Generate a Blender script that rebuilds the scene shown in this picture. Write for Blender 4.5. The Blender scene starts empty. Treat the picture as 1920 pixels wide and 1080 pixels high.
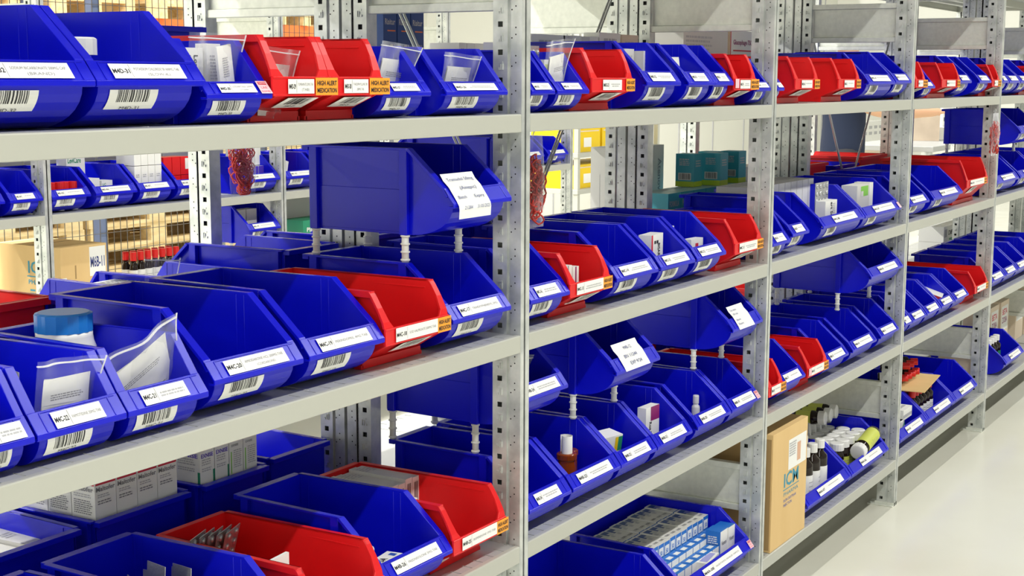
import bpy, bmesh, math, random
from mathutils import Vector, Matrix
random.seed(7)
C = bpy.context.scene.collection
PI = math.pi

# ---------------------------------------------------------------- camera
CAM = (-2.21605, -1.31043, 1.39408)
PITCH, YAW, ROLL, FPX = 0.14454, 0.54617, 0.00326, 2700.0
Fv = Vector((math.cos(YAW)*math.cos(PITCH), math.sin(YAW)*math.cos(PITCH), -math.sin(PITCH)))
R0 = Vector((math.sin(YAW), -math.cos(YAW), 0)); U0 = R0.cross(Fv)
Rv = R0*math.cos(ROLL)+U0*math.sin(ROLL); Uv = -R0*math.sin(ROLL)+U0*math.cos(ROLL)
cd = bpy.data.cameras.new('camera'); co = bpy.data.objects.new('camera', cd); C.objects.link(co)
m = Matrix.Identity(4)
for i in range(3):
    m[i][0] = Rv[i]; m[i][1] = Uv[i]; m[i][2] = -Fv[i]; m[i][3] = CAM[i]
co.matrix_world = m
cd.sensor_width = 36; cd.lens = FPX/1920*36; cd.clip_start = 0.05; cd.clip_end = 60
bpy.context.scene.camera = co
# ---------------------------------------------------------------- world, light, exposure
sc = bpy.context.scene
vs = sc.view_settings
vs.view_transform = 'Standard'; vs.look = 'None'; vs.gamma = 1; vs.use_curve_mapping = False
vs.exposure = 0.0
w = bpy.data.worlds.new('world'); sc.world = w; w.use_nodes = True
bg = w.node_tree.nodes['Background']; bg.inputs[0].default_value = (0.93, 0.97, 1.0, 1); bg.inputs[1].default_value = 0.04
def strip(y, z, power, x=-1.0, lx=24.0, ly=0.14, col=(1, 0.985, 0.93)):
    l = bpy.data.lights.new('ceiling_tube_row', 'AREA'); l.shape = 'RECTANGLE'; l.size = lx; l.size_y = ly
    l.energy = power; l.color = col
    o = bpy.data.objects.new('ceiling_tube_row', l); C.objects.link(o); o.location = (x, y, z)
strip(-3.45, 6.0, 1040)
strip(-0.06, 6.0, 360)
strip(3.3, 6.0, 1300)
strip(6.8, 6.0, 2300)

# ---------------------------------------------------------------- materials
MATS = {}
def mat(name, col, rough=0.5, metal=0.0, spec=0.5, noise=None, alpha=None, trans=0.0, coat=0.0, bump=None, sss=0.0, ior=1.45):
    if name in MATS: return MATS[name]
    M = bpy.data.materials.new(name); M.use_nodes = True; nt = M.node_tree
    b = nt.nodes['Principled BSDF']
    b.inputs['Base Color'].default_value = (*col, 1); b.inputs['Roughness'].default_value = rough
    b.inputs['Metallic'].default_value = metal; b.inputs['Specular IOR Level'].default_value = spec
    b.inputs['Transmission Weight'].default_value = trans; b.inputs['Coat Weight'].default_value = coat
    b.inputs['IOR'].default_value = ior
    if sss: b.inputs['Subsurface Weight'].default_value = sss; b.inputs['Subsurface Radius'].default_value = (0.01, 0.01, 0.01)
    if alpha is not None: b.inputs['Alpha'].default_value = alpha
    if noise:
        scale, c2, lo, hi = noise[:4]
        tc = nt.nodes.new('ShaderNodeTexCoord'); mp = nt.nodes.new('ShaderNodeMapping')
        if len(noise) > 4: mp.inputs['Scale'].default_value = noise[4]
        n = nt.nodes.new('ShaderNodeTexNoise'); n.inputs['Scale'].default_value = scale; n.inputs['Detail'].default_value = 4
        r = nt.nodes.new('ShaderNodeValToRGB'); r.color_ramp.elements[0].position = lo; r.color_ramp.elements[1].position = hi
        r.color_ramp.elements[0].color = (*col, 1); r.color_ramp.elements[1].color = (*c2, 1)
        nt.links.new(tc.outputs['Object'], mp.inputs['Vector']); nt.links.new(mp.outputs['Vector'], n.inputs['Vector'])
        nt.links.new(n.outputs['Fac'], r.inputs['Fac']); nt.links.new(r.outputs['Color'], b.inputs['Base Color'])
    if bump:
        tc = nt.nodes.new('ShaderNodeTexCoord'); n = nt.nodes.new('ShaderNodeTexNoise'); n.inputs['Scale'].default_value = bump[0]
        bp = nt.nodes.new('ShaderNodeBump'); bp.inputs['Strength'].default_value = bump[1]; bp.inputs['Distance'].default_value = 0.002
        nt.links.new(tc.outputs['Object'], n.inputs['Vector']); nt.links.new(n.outputs['Fac'], bp.inputs['Height']); nt.links.new(bp.outputs['Normal'], b.inputs['Normal'])
    MATS[name] = M; return M
BLUE = mat('blue_plastic', (0.002, 0.003, 0.58), 0.27, spec=0.38, noise=(3.0, (0.004, 0.008, 0.66), 0.3, 0.7))
RED = mat('red_plastic', (0.74, 0.010, 0.014), 0.33, spec=0.4, noise=(3.0, (0.82, 0.014, 0.016), 0.3, 0.7))
GALV = mat('galvanised_steel', (0.50, 0.53, 0.52), 0.34, metal=0.45, noise=(26.0, (0.72, 0.74, 0.72), 0.35, 0.65))
GALV2 = mat('galvanised_sheet', (0.66, 0.68, 0.62), 0.42, metal=0.25, noise=(60.0, (0.76, 0.78, 0.71), 0.3, 0.7))
SHELF = mat('light_grey_enamel', (0.50, 0.505, 0.45), 0.42)
SHTOP = mat('shelf_grey_enamel', (0.42, 0.43, 0.42), 0.40)
DARK = mat('painted_hole_shade', (0.01, 0.012, 0.012), 0.7)  # near-black colour standing in for the shade inside post holes
WHITE = mat('white_paper', (0.93, 0.93, 0.90), 0.55)
CARD = mat('white_carton', (0.90, 0.90, 0.86), 0.5)
GREYC = mat('grey_white_carton', (0.70, 0.69, 0.66), 0.5)
INK = mat('black_ink', (0.02, 0.02, 0.025), 0.6)
GINK = mat('grey_ink', (0.28, 0.28, 0.30), 0.6)
LINK = mat('pale_grey_ink', (0.50, 0.50, 0.52), 0.6)
RINK = mat('red_ink', (0.65, 0.03, 0.06), 0.5)
BINK = mat('blue_ink', (0.03, 0.10, 0.45), 0.5)
PENI = mat('pen_ink', (0.05, 0.07, 0.25), 0.6)
ORNG = mat('orange_sticker', (0.95, 0.38, 0.03), 0.5)
PINK = mat('pink_sticker', (0.9, 0.55, 0.62), 0.5)
PEG = mat('white_nylon', (0.78, 0.78, 0.74), 0.35)
WPL = mat('white_plastic', (0.85, 0.85, 0.83), 0.3)
CAPB = mat('sky_blue_plastic', (0.02, 0.22, 0.68), 0.3)
CAPR = mat('red_cap_plastic', (0.75, 0.02, 0.02), 0.3)
AMBER = mat('amber_plastic', (0.45, 0.08, 0.01), 0.12, trans=0.5)
DGLASS = mat('dark_amber_glass', (0.015, 0.008, 0.005), 0.08)
OLIVE = mat('olive_label', (0.62, 0.68, 0.12), 0.5)
KRAFT = mat('kraft_cardboard', (0.74, 0.50, 0.22), 0.75, noise=(9.0, (0.80, 0.56, 0.26), 0.3, 0.7, (1, 1, 0.2)))
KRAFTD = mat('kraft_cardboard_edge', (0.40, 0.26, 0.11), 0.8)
LOGO = mat('teal_blue_print', (0.05, 0.30, 0.42), 0.6)
TEAL = mat('teal_carton', (0.04, 0.34, 0.44), 0.4)
LIME = mat('lime_carton', (0.45, 0.60, 0.03), 0.4)
NAVYC = mat('navy_carton', (0.015, 0.06, 0.24), 0.4)
GREEN = mat('green_print', (0.02, 0.28, 0.15), 0.45)
LGREEN = mat('lime_green_print', (0.25, 0.62, 0.08), 0.45)
MAROON = mat('maroon_print', (0.28, 0.02, 0.14), 0.45)
BOXB = mat('bright_blue_print', (0.02, 0.18, 0.62), 0.4)
VIOLET = mat('violet_print', (0.10, 0.05, 0.55), 0.45)
CREAM = mat('cream_carton', (0.80, 0.66, 0.50), 0.5)
FOIL = mat('blister_foil', (0.55, 0.56, 0.57), 0.28, metal=0.7, bump=(160, 0.6))
RUBBER = mat('red_rubber', (0.50, 0.03, 0.02), 0.45)
ROD = mat('brace_rod_steel', (0.55, 0.57, 0.56), 0.3, metal=0.7)
WOOD = mat('pallet_wood', (0.62, 0.46, 0.22), 0.8, noise=(6.0, (0.80, 0.64, 0.36), 0.3, 0.7, (1, 6, 6)))
WIRE = mat('fence_wire', (0.12, 0.11, 0.10), 0.5, metal=0.5)
RACKO = mat('orange_rack_beam', (0.85, 0.20, 0.05), 0.45)
RACKB = mat('slate_rack_upright', (0.10, 0.13, 0.22), 0.5)
YELL = mat('yellow_plastic', (0.90, 0.62, 0.01), 0.4)
WALLM = mat('white_wall_paint', (0.88, 0.88, 0.80), 0.6)
SHRINK = mat('dusty_brown_wrap', (0.42, 0.34, 0.26), 0.4, noise=(4.0, (0.60, 0.50, 0.38), 0.3, 0.7))
NAVY = mat('navy_cloth', (0.012, 0.020, 0.048), 0.85)
TROUS = mat('charcoal_cloth', (0.03, 0.03, 0.035), 0.9)
SKIN = mat('skin', (0.62, 0.36, 0.22), 0.5, sss=0.1)
HAIR = mat('dark_hair', (0.02, 0.014, 0.01), 0.6)
def film_mat(name='clear_film', tint=(0.85, 0.87, 0.95), fac=0.16):
    M = bpy.data.materials.new(name); M.use_nodes = True; nt = M.node_tree; nt.nodes.clear()
    o = nt.nodes.new('ShaderNodeOutputMaterial'); mx = nt.nodes.new('ShaderNodeMixShader'); t = nt.nodes.new('ShaderNodeBsdfTransparent')
    g = nt.nodes.new('ShaderNodeBsdfPrincipled'); g.inputs['Base Color'].default_value = (*tint, 1); g.inputs['Roughness'].default_value = 0.10
    tc = nt.nodes.new('ShaderNodeTexCoord'); n = nt.nodes.new('ShaderNodeTexNoise'); n.inputs['Scale'].default_value = 28
    bp = nt.nodes.new('ShaderNodeBump'); bp.inputs['Strength'].default_value = 0.7; bp.inputs['Distance'].default_value = 0.006
    fr = nt.nodes.new('ShaderNodeLayerWeight'); fr.inputs['Blend'].default_value = 0.35
    pw = nt.nodes.new('ShaderNodeMath'); pw.operation = 'POWER'; pw.inputs[1].default_value = 2.5
    ad = nt.nodes.new('ShaderNodeMath'); ad.operation = 'ADD'; ad.inputs[1].default_value = fac; ad.use_clamp = True
    nt.links.new(tc.outputs['Object'], n.inputs['Vector']); nt.links.new(n.outputs['Fac'], bp.inputs['Height'])
    nt.links.new(bp.outputs['Normal'], g.inputs['Normal']); nt.links.new(bp.outputs['Normal'], fr.inputs['Normal'])
    nt.links.new(fr.outputs['Facing'], pw.inputs[0]); nt.links.new(pw.outputs[0], ad.inputs[0]); nt.links.new(ad.outputs[0], mx.inputs['Fac'])
    nt.links.new(t.outputs['BSDF'], mx.inputs[1]); nt.links.new(g.outputs['BSDF'], mx.inputs[2]); nt.links.new(mx.outputs['Shader'], o.inputs['Surface'])
    return M
FILM = film_mat(fac=0.05)
FILM2 = film_mat('zip_seal_film', (0.95, 0.95, 1.0), 0.75)
def floor_mat():
    M = bpy.data.materials.new('epoxy_floor'); M.use_nodes = True; nt = M.node_tree; b = nt.nodes['Principled BSDF']
    tc = nt.nodes.new('ShaderNodeTexCoord'); n = nt.nodes.new('ShaderNodeTexNoise'); n.inputs['Scale'].default_value = 1.3; n.inputs['Detail'].default_value = 6
    r = nt.nodes.new('ShaderNodeValToRGB'); r.color_ramp.elements[0].position = 0.35; r.color_ramp.elements[1].position = 0.65
    r.color_ramp.elements[0].color = (0.66, 0.65, 0.55, 1); r.color_ramp.elements[1].color = (0.72, 0.72, 0.63, 1)
    nt.links.new(tc.outputs['Object'], n.inputs['Vector']); nt.links.new(n.outputs['Fac'], r.inputs['Fac']); nt.links.new(r.outputs['Color'], b.inputs['Base Color'])
    n2 = nt.nodes.new('ShaderNodeTexNoise'); n2.inputs['Scale'].default_value = 3.0
    r2 = nt.nodes.new('ShaderNodeMapRange'); r2.inputs['To Min'].default_value = 0.12; r2.inputs['To Max'].default_value = 0.24
    nt.links.new(tc.outputs['Object'], n2.inputs['Vector']); nt.links.new(n2.outputs['Fac'], r2.inputs['Value']); nt.links.new(r2.outputs['Result'], b.inputs['Roughness'])
    return M
FLOORM = floor_mat()

# ---------------------------------------------------------------- mesh helpers
_txt = {}
def glyphs(s, bold):
    k = (s, bold)
    if k not in _txt:
        cu = bpy.data.curves.new('t', 'FONT'); cu.body = s; cu.size = 1; cu.resolution_u = 2; cu.offset = 0.022 if bold else 0.0
        cu.fill_mode = 'FRONT'
        o = bpy.data.objects.new('t', cu); C.objects.link(o)
        me = bpy.data.meshes.new_from_object(o.evaluated_get(bpy.context.evaluated_depsgraph_get()))
        V = [(v.co.x, v.co.y) for v in me.vertices]; Fs = [tuple(p.vertices) for p in me.polygons]
        bpy.data.objects.remove(o); bpy.data.curves.remove(cu); bpy.data.meshes.remove(me)
        _txt[k] = (V, Fs)
    return _txt[k]
class MB:
    def __init__(s): s.v = []; s.f = []; s.m = []; s.mats = []; s.T = None; s.sm = []
    def mi(s, mt):
        if mt not in s.mats: s.mats.append(mt)
        return s.mats.index(mt)
    def add(s, vs, fs, mt, smooth=False):
        n = len(s.v); i = s.mi(mt)
        if s.T is not None: vs = [s.T @ Vector(p) for p in vs]
        s.v += [tuple(p) for p in vs]
        for f in fs: s.f.append(tuple(n+a for a in f)); s.m.append(i); s.sm.append(smooth)
    def box(s, x0, x1, y0, y1, z0, z1, mt, faces=None):
        vs = [(x0,y0,z0),(x1,y0,z0),(x1,y1,z0),(x0,y1,z0),(x0,y0,z1),(x1,y0,z1),(x1,y1,z1),(x0,y1,z1)]
        fs = [(0,3,2,1),(4,5,6,7),(0,1,5,4),(1,2,6,5),(2,3,7,6),(3,0,4,7)]   # bottom top front right back left
        if faces is None: s.add(vs, fs, mt)
        else:
            for f, mm in zip(fs, faces): s.add([vs[k] for k in f], [(0,1,2,3)], mm)
    def quad(s, a, b, c, d, mt): s.add([a,b,c,d], [(0,1,2,3)], mt)
    def rings(s, R, mt, cap=True, closed=True, smooth=False):
        n = len(R[0]); vs = [p for r in R for p in r]; fs = []
        for i in range(len(R)-1):
            for j in range(n if closed else n-1):
                k = (j+1) % n; fs.append((i*n+j, i*n+k, (i+1)*n+k, (i+1)*n+j))
        if cap: fs += [tuple(range(n-1, -1, -1)), tuple((len(R)-1)*n+j for j in range(n))]
        s.add(vs, fs, mt, smooth)
    def lathe(s, prof, mt, n=20, c=(0,0,0), cap=True):
        s.rings([[(c[0]+r*math.cos(2*PI*j/n), c[1]+r*math.sin(2*PI*j/n), c[2]+z) for j in range(n)] for r, z in prof], mt, cap, True, True)
    def tube(s, pts, r, mt, n=8, smooth=True):
        pts = [Vector(p) for p in pts]; R = []
        up = Vector((0.13, 0.31, 0.94))
        for i, p in enumerate(pts):
            d = (pts[min(i+1, len(pts)-1)]-pts[max(i-1, 0)]).normalized()
            a = d.cross(up); a = a.normalized() if a.length > 1e-4 else Vector((1,0,0)); b = d.cross(a)
            R.append([p+a*r*math.cos(2*PI*j/n)+b*r*math.sin(2*PI*j/n) for j in range(n)])
        s.rings(R, mt, True, True, smooth)
    def text(s, t, O, X, Y, h, mt, w=None, bold=False, align='l', off=0.0003):
        O, X, Y = Vector(O), Vector(X).normalized(), Vector(Y).normalized(); N = X.cross(Y)
        V, Fs = glyphs(t, bold)
        if not V: return
        x0 = min(p[0] for p in V); x1 = max(p[0] for p in V); k = h/0.72; kx = k
        if w is not None: kx = w/(x1-x0)
        dx = {'l': 0, 'c': -(x1-x0)*kx/2, 'r': -(x1-x0)*kx}[align]
        s.add([O+X*((p[0]-x0)*kx+dx)+Y*(p[1]*k)+N*off for p in V], Fs, mt)
    def rect(s, O, X, Y, x0, x1, y0, y1, mt, off=0.0003):
        O, X, Y = Vector(O), Vector(X).normalized(), Vector(Y).normalized(); N = X.cross(Y)*off
        s.quad(O+X*x0+Y*y0+N, O+X*x1+Y*y0+N, O+X*x1+Y*y1+N, O+X*x0+Y*y1+N, mt)
    def strokes(s, O, X, Y, wd, rows, lh, mt, seed=0, center=False, fill=0.85):
        rnd = random.Random(seed)
        for r in range(rows):
            tot = wd*(fill+rnd.random()*(1-fill)) if not center else wd*(0.6+0.4*rnd.random())
            x = (wd-tot)/2 if center else 0
            end = x+tot
            while x < end:
                l = min(lh*(1+3*rnd.random()), end-x)
                s.rect(O, X, Y, x, x+l, -r*lh*1.9-lh, -r*lh*1.9, mt); x += l+lh*0.55
    def mesh(s, name, bevel=0.0, seg=1):
        me = bpy.data.meshes.new(name); me.from_pydata(s.v, [], s.f)
        for mt in s.mats: me.materials.append(mt)
        me.polygons.foreach_set('material_index', s.m); me.polygons.foreach_set('use_smooth', s.sm)
        if bevel:
            bm = bmesh.new(); bm.from_mesh(me)
            bmesh.ops.recalc_face_normals(bm, faces=bm.faces)
            es = [e for e in bm.edges if len(e.link_faces) == 2 and e.calc_face_angle(0) > 0.6]
            bmesh.ops.bevel(bm, geom=es, offset=bevel, segments=seg, affect='EDGES', clamp_overlap=True)
            bm.to_mesh(me); bm.free()
        me.validate(); me.update(); return me
    def build(s, name, parent=None, bevel=0.0, loc=None, rot=None):
        return put(s.mesh(name, bevel), name, parent, loc, rot)
def put(me, name, parent=None, loc=None, rot=None):
    o = bpy.data.objects.new(name, me); C.objects.link(o)
    if parent: o.parent = parent
    if loc: o.location = loc
    if rot: o.rotation_euler = rot
    return o
def tag(o, label=None, cat=None, group=None, kind=None):
    if label: o['label'] = label
    if cat: o['category'] = cat
    if group: o['group'] = group
    if kind: o['kind'] = kind
    return o
def thing(name, label, cat, loc=(0,0,0), rot=(0,0,0), group=None):
    o = bpy.data.objects.new(name, None); C.objects.link(o); o.location = loc; o.rotation_euler = rot; o.empty_display_size = 0.05
    return tag(o, label, cat, group)
X_, Y_, Z_ = (1,0,0), (0,1,0), (0,0,1)

# ---------------------------------------------------------------- room
def structure(name, mb): return tag(mb.build(name), kind='structure')
b = MB(); b.box(-14, 17, -7, 12, -0.05, 0, FLOORM); structure('floor', b)
b = MB(); b.box(-14, -13.9, -7, 12, 0, 6.2, WALLM); structure('bounce_wall_left', b)  # unseen wall added to bounce light onto the left-facing sides
b = MB(); b.box(-14, 17, -7, -6.9, 0, 6.2, mat('dim_bounce_grey', (0.26, 0.27, 0.27), 0.7)); structure('bounce_wall_front', b)  # unseen wall added for bounce, its grey darkened to keep shadows deep
b = MB(); b.box(-14, 17, 11.9, 12, 0, 6.2, WALLM); structure('wall_back', b)
b = MB(); b.box(16.9, 17, -7, 12, 0, 6.2, WALLM); structure('wall_right', b)
b = MB(); b.box(8.55, 16.9, 5.2, 5.32, 0, 3.0, WALLM)
for k in range(9): b.box(9.2+k*0.9, 9.215+k*0.9, 5.19, 5.2, 0, 3.0, LINK)
structure('wall_partition', b)

# ---------------------------------------------------------------- racking
W = 1.2
ZL = {'A': 0.158, 'B': 0.5435, 'C': 0.9369, 'D': 1.332, 'E': 1.795}
LEVN = {'A': 'bottom shelf', 'B': 'lower middle shelf', 'C': 'upper middle shelf', 'D': 'top bin shelf', 'E': 'overhead shelf'}
HT = 2.15
_post = None
def post_mesh():
    global _post
    if _post: return _post
    b = MB(); t = 0.002; H = HT; p = 0.0488
    b.box(-.030, -.0185, 0, t, 0, H, GALV); b.box(-.0125, 0, 0, t, 0, H, GALV)        # front flanges with slot between
    b.box(-.0185, -.0125, .006, .008, 0, H, GALV)
    for sx in (-1, 1):
        xo = -.030 if sx < 0 else 0.0
        def bx(u0, u1, y0, y1, z0, z1, mt=GALV):
            xs = sorted((xo-sx*u0, xo-sx*u1)); b.box(xs[0], xs[1], y0, y1, z0, z1, mt)
        bx(0, t, 0.002, .022, 0, H)
        bx(.004, .006, .022, .029, 0, H)
        bx(-.001, .005, .0285, .030, 0, H)
        # perforated web
        n = int(H/p); z = 0.0
        bx(-.001, .001, .030, .0385, 0, H); bx(-.001, .001, .0485, .0585, 0, H)
        for k in range(n+1):
            z0 = k*p; zc = z0+p*.5
            bx(-.001, .001, .0385, .0485, z0, min(zc-.0048, H))
            if zc+.0048 < H: bx(-.001, .001, .0385, .0485, zc+.0048, min(z0+p, H))
            # pressed hook between the square holes
            if z0+p*1.0 < H and k:
                bx(-.0035, -.001, .0375, .0390, z0-.006, z0+.005); bx(-.0035, -.001, .0415, .0428, z0-.006, z0+.004)
                bx(-.0035, -.001, .0450, .0490, z0-.006, z0-.002); bx(-.002, -.001, .0380, .0470, z0+.0055, z0+.0085)
            for dz, yy in ((-.006, .012), (.006, .012), (-.012, .020)):
                if k and k % 1 == 0 and z0+dz < H:
                    x = xo+sx*(.0003); c = (x, yy, z0+dz+p*.25); r = .0015
                    pts = [(c[0], c[1]+r*math.cos(a*PI/3), c[2]+r*math.sin(a*PI/3)) for a in range(6)]
                    b.add(pts if sx > 0 else pts[::-1], [tuple(range(6))], DARK)  # flat dark discs: small holes with their shade painted on
    b.box(-.029, -.001, .0565, .0585, 0, H, GALV)
    b.box(-.006, -.004, .012, .050, 0, H, DARK)  # added dark sheet, paints the shade seen through the square holes
    _post = b.mesh('upright_post'); return _post
def foot_mesh():
    b = MB(); b.box(-.045, .012, 0, .085, 0, .004, GALV2); b.box(-.033, .003, 0, .064, .004, .012, GALV2)
    b.lathe([(.004, .004), (.004, .009)], GALV, 6, (-.038, .074, 0)); return b.mesh('foot_plate', .0006)
FOOT = None
def panel_mesh(z0, z1, lip=.016, y0=.060, y1=.335):
    b = MB(); b.box(-.017, -.0145, y0, y1, z0+lip, z1-lip, GALV2)
    for za, zb in ((z0, z0+lip), (z1-lip, z1)):
        b.box(-.026, -.006, y0-.004, y1+.004, za, zb, GALV2)
    return b.mesh('side_panel', .0012)
PAN = [panel_mesh(1.512, 1.634), panel_mesh(0.288, 0.412)]
def frame(x, y, flip, label, group):
    global FOOT
    if FOOT is None: FOOT = foot_mesh()
    t = thing('shelving_frame', label, 'shelf frame', (x, y, 0), (0, 0, 0), group)
    if not flip: t.scale = (1, 1, 1)
    s = -1 if flip else 1
    a = put(post_mesh(), 'upright_post', t); c = put(post_mesh(), 'upright_post', t)
    if not flip:
        c.location = (-.030, .395, 0); c.rotation_euler = (0, 0, PI)
    else:
        a.location = (-.030, 0, 0); a.rotation_euler = (0, 0, PI); c.location = (0, -.395, 0)
    for yy, r in ((0, 0), (.395, PI)):
        put(FOOT, 'foot_plate', a if yy == 0 else c)
    for pm in PAN: put(pm, 'side_panel', t, (0, 0 if not flip else -.395, 0))
    return t
_sh = {}
def shelf_mesh(L, ribs=True):
    k = round(L, 3)
    if k in _sh: return _sh[k]
    b = MB(); D = .395; t = .0015
    # lip
    lp = [(0, -.031), (0, -.0022), (.0006, -.0007), (.0022, 0), (.010, 0), (.010, -.0015), (.0028, -.0015), (.0025, -.030), (.014, -.030), (.014, -.032), (.001, -.032)]
    b.rings([[(xx, y, z) for y, z in lp] for xx in (0, L)], SHELF)
    b.box(0, L, D-.0025, D, -.032, 0, SHELF)
    b.box(0, .002, .0025, D-.0025, -.030, -t, SHELF); b.box(L-.002, L, .0025, D-.0025, -.030, -t, SHELF)
    ps = .0352; n = int(L/ps); s0 = (L-n*ps)/2
    for ya, yb in ((.010, .032), ):
        x = 0
        for k2 in range(n+1):
            xc = s0+k2*ps
            if xc-.0015 > x: b.box(x, xc-.0015, ya, yb, -t, 0, SHTOP)
            x = xc+.0015
        if x < L: b.box(x, L, ya, yb, -t, 0, SHTOP)
    b.box(0, L, .032, D-.0025, -t, 0, SHTOP)
    for xx in (.305, .61, .915):
        if xx < L-.05: b.box(xx-.0012, xx+.0012, .030, D-.004, 0, .0008, SHELF)
    if ribs:
        for yy in (.10, .20, .30): b.box(.004, L-.004, yy-.012, yy+.012, -.014, -t, SHTOP)
    me = b.mesh('shelf'); _sh[k] = me; return me
BAYN = {-1: 'nearest bay', 0: 'second bay', 1: 'third bay', 2: 'fourth bay', 3: 'fifth bay', 4: 'farthest bay'}
NB = (-1, 0, 1, 2, 3, 4)
ORD = ['first', 'second', 'third', 'fourth', 'fifth', 'sixth', 'seventh', 'eighth', 'ninth', 'tenth', 'eleventh', 'twelfth', 'thirteenth', 'fourteenth', 'fifteenth']
for i, k in enumerate(range(-1, 6)):
    frame(k*W, 0, False, 'galvanised steel shelving frame, %s along the near bin rack' % ORD[i], 'near rack frames')
    frame(k*W, .797, True, 'galvanised steel shelving frame, %s along the rack standing back to back' % ORD[i], 'back rack frames')
for bay in NB:
    for lv in 'ABCDE':
        L = W-.031
        tag(put(shelf_mesh(L), 'steel_shelf', None, (bay*W+.0005, 0, ZL[lv])), 'pale grey steel shelf, %s of the %s in the near rack' % (LEVN[lv], BAYN[bay]), 'shelf', 'near rack shelves')
        tag(put(shelf_mesh(L), 'steel_shelf', None, (bay*W+.0005+L, .797, ZL[lv]), (0, 0, PI)), 'pale grey steel shelf, %s of the %s in the rack behind' % (LEVN[lv], BAYN[bay]), 'shelf', 'back rack shelves')
# rack across the far aisle
R3X, R3Y = 1.089, 2.50
R3N = {-1: 'leftmost bay', 0: 'second bay', 1: 'third bay', 2: 'right end bay'}
for i, k in enumerate(range(-1, 4)):
    frame(R3X+k*W, R3Y, False, 'galvanised frame, %s in the rack across the far aisle' % ORD[i], 'far rack frames')
for bay in range(-1, 3):
    for lv in 'ABCDE':
        L = W-.031
        tag(put(shelf_mesh(L), 'steel_shelf', None, (R3X+bay*W+.0005, R3Y, ZL[lv])), 'pale grey shelf, %s of the %s across the far aisle' % (LEVN[lv], R3N[bay]), 'shelf', 'far rack shelves')
# cross brace rods behind the near rack
def brace(x0, x1, lab):
    t = thing('cross_brace', lab, 'brace rod', (0, 0, 0), (0, 0, 0), 'cross bracing between the racks')
    for (a, c) in (((x0+.01, 1.72), (x1-.04, .22)), ((x1-.04, 1.72), (x0+.01, .22))):
        for dy in (.3965, .4005):
            b = MB(); off = .016 if dy > .398 else -.004
            b.tube([(a[0]+off, dy, a[1]), (c[0]+off, dy, c[1])], .0028, ROD, 8); b.build('brace_rod', t)
    b = MB(); b.lathe([(.018, 0), (.018, .004)], GALV, 16)
    b.build('centre_ring', t, 0, ((x0+x1)/2-.015+.006, .4035, .97), (PI/2, 0, 0))
brace(0, 1.2, 'crossed thin steel rods behind the bins of the second bay')
brace(2.4, 3.6, 'crossed thin steel rods behind the bins of the fourth bay')

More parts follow.
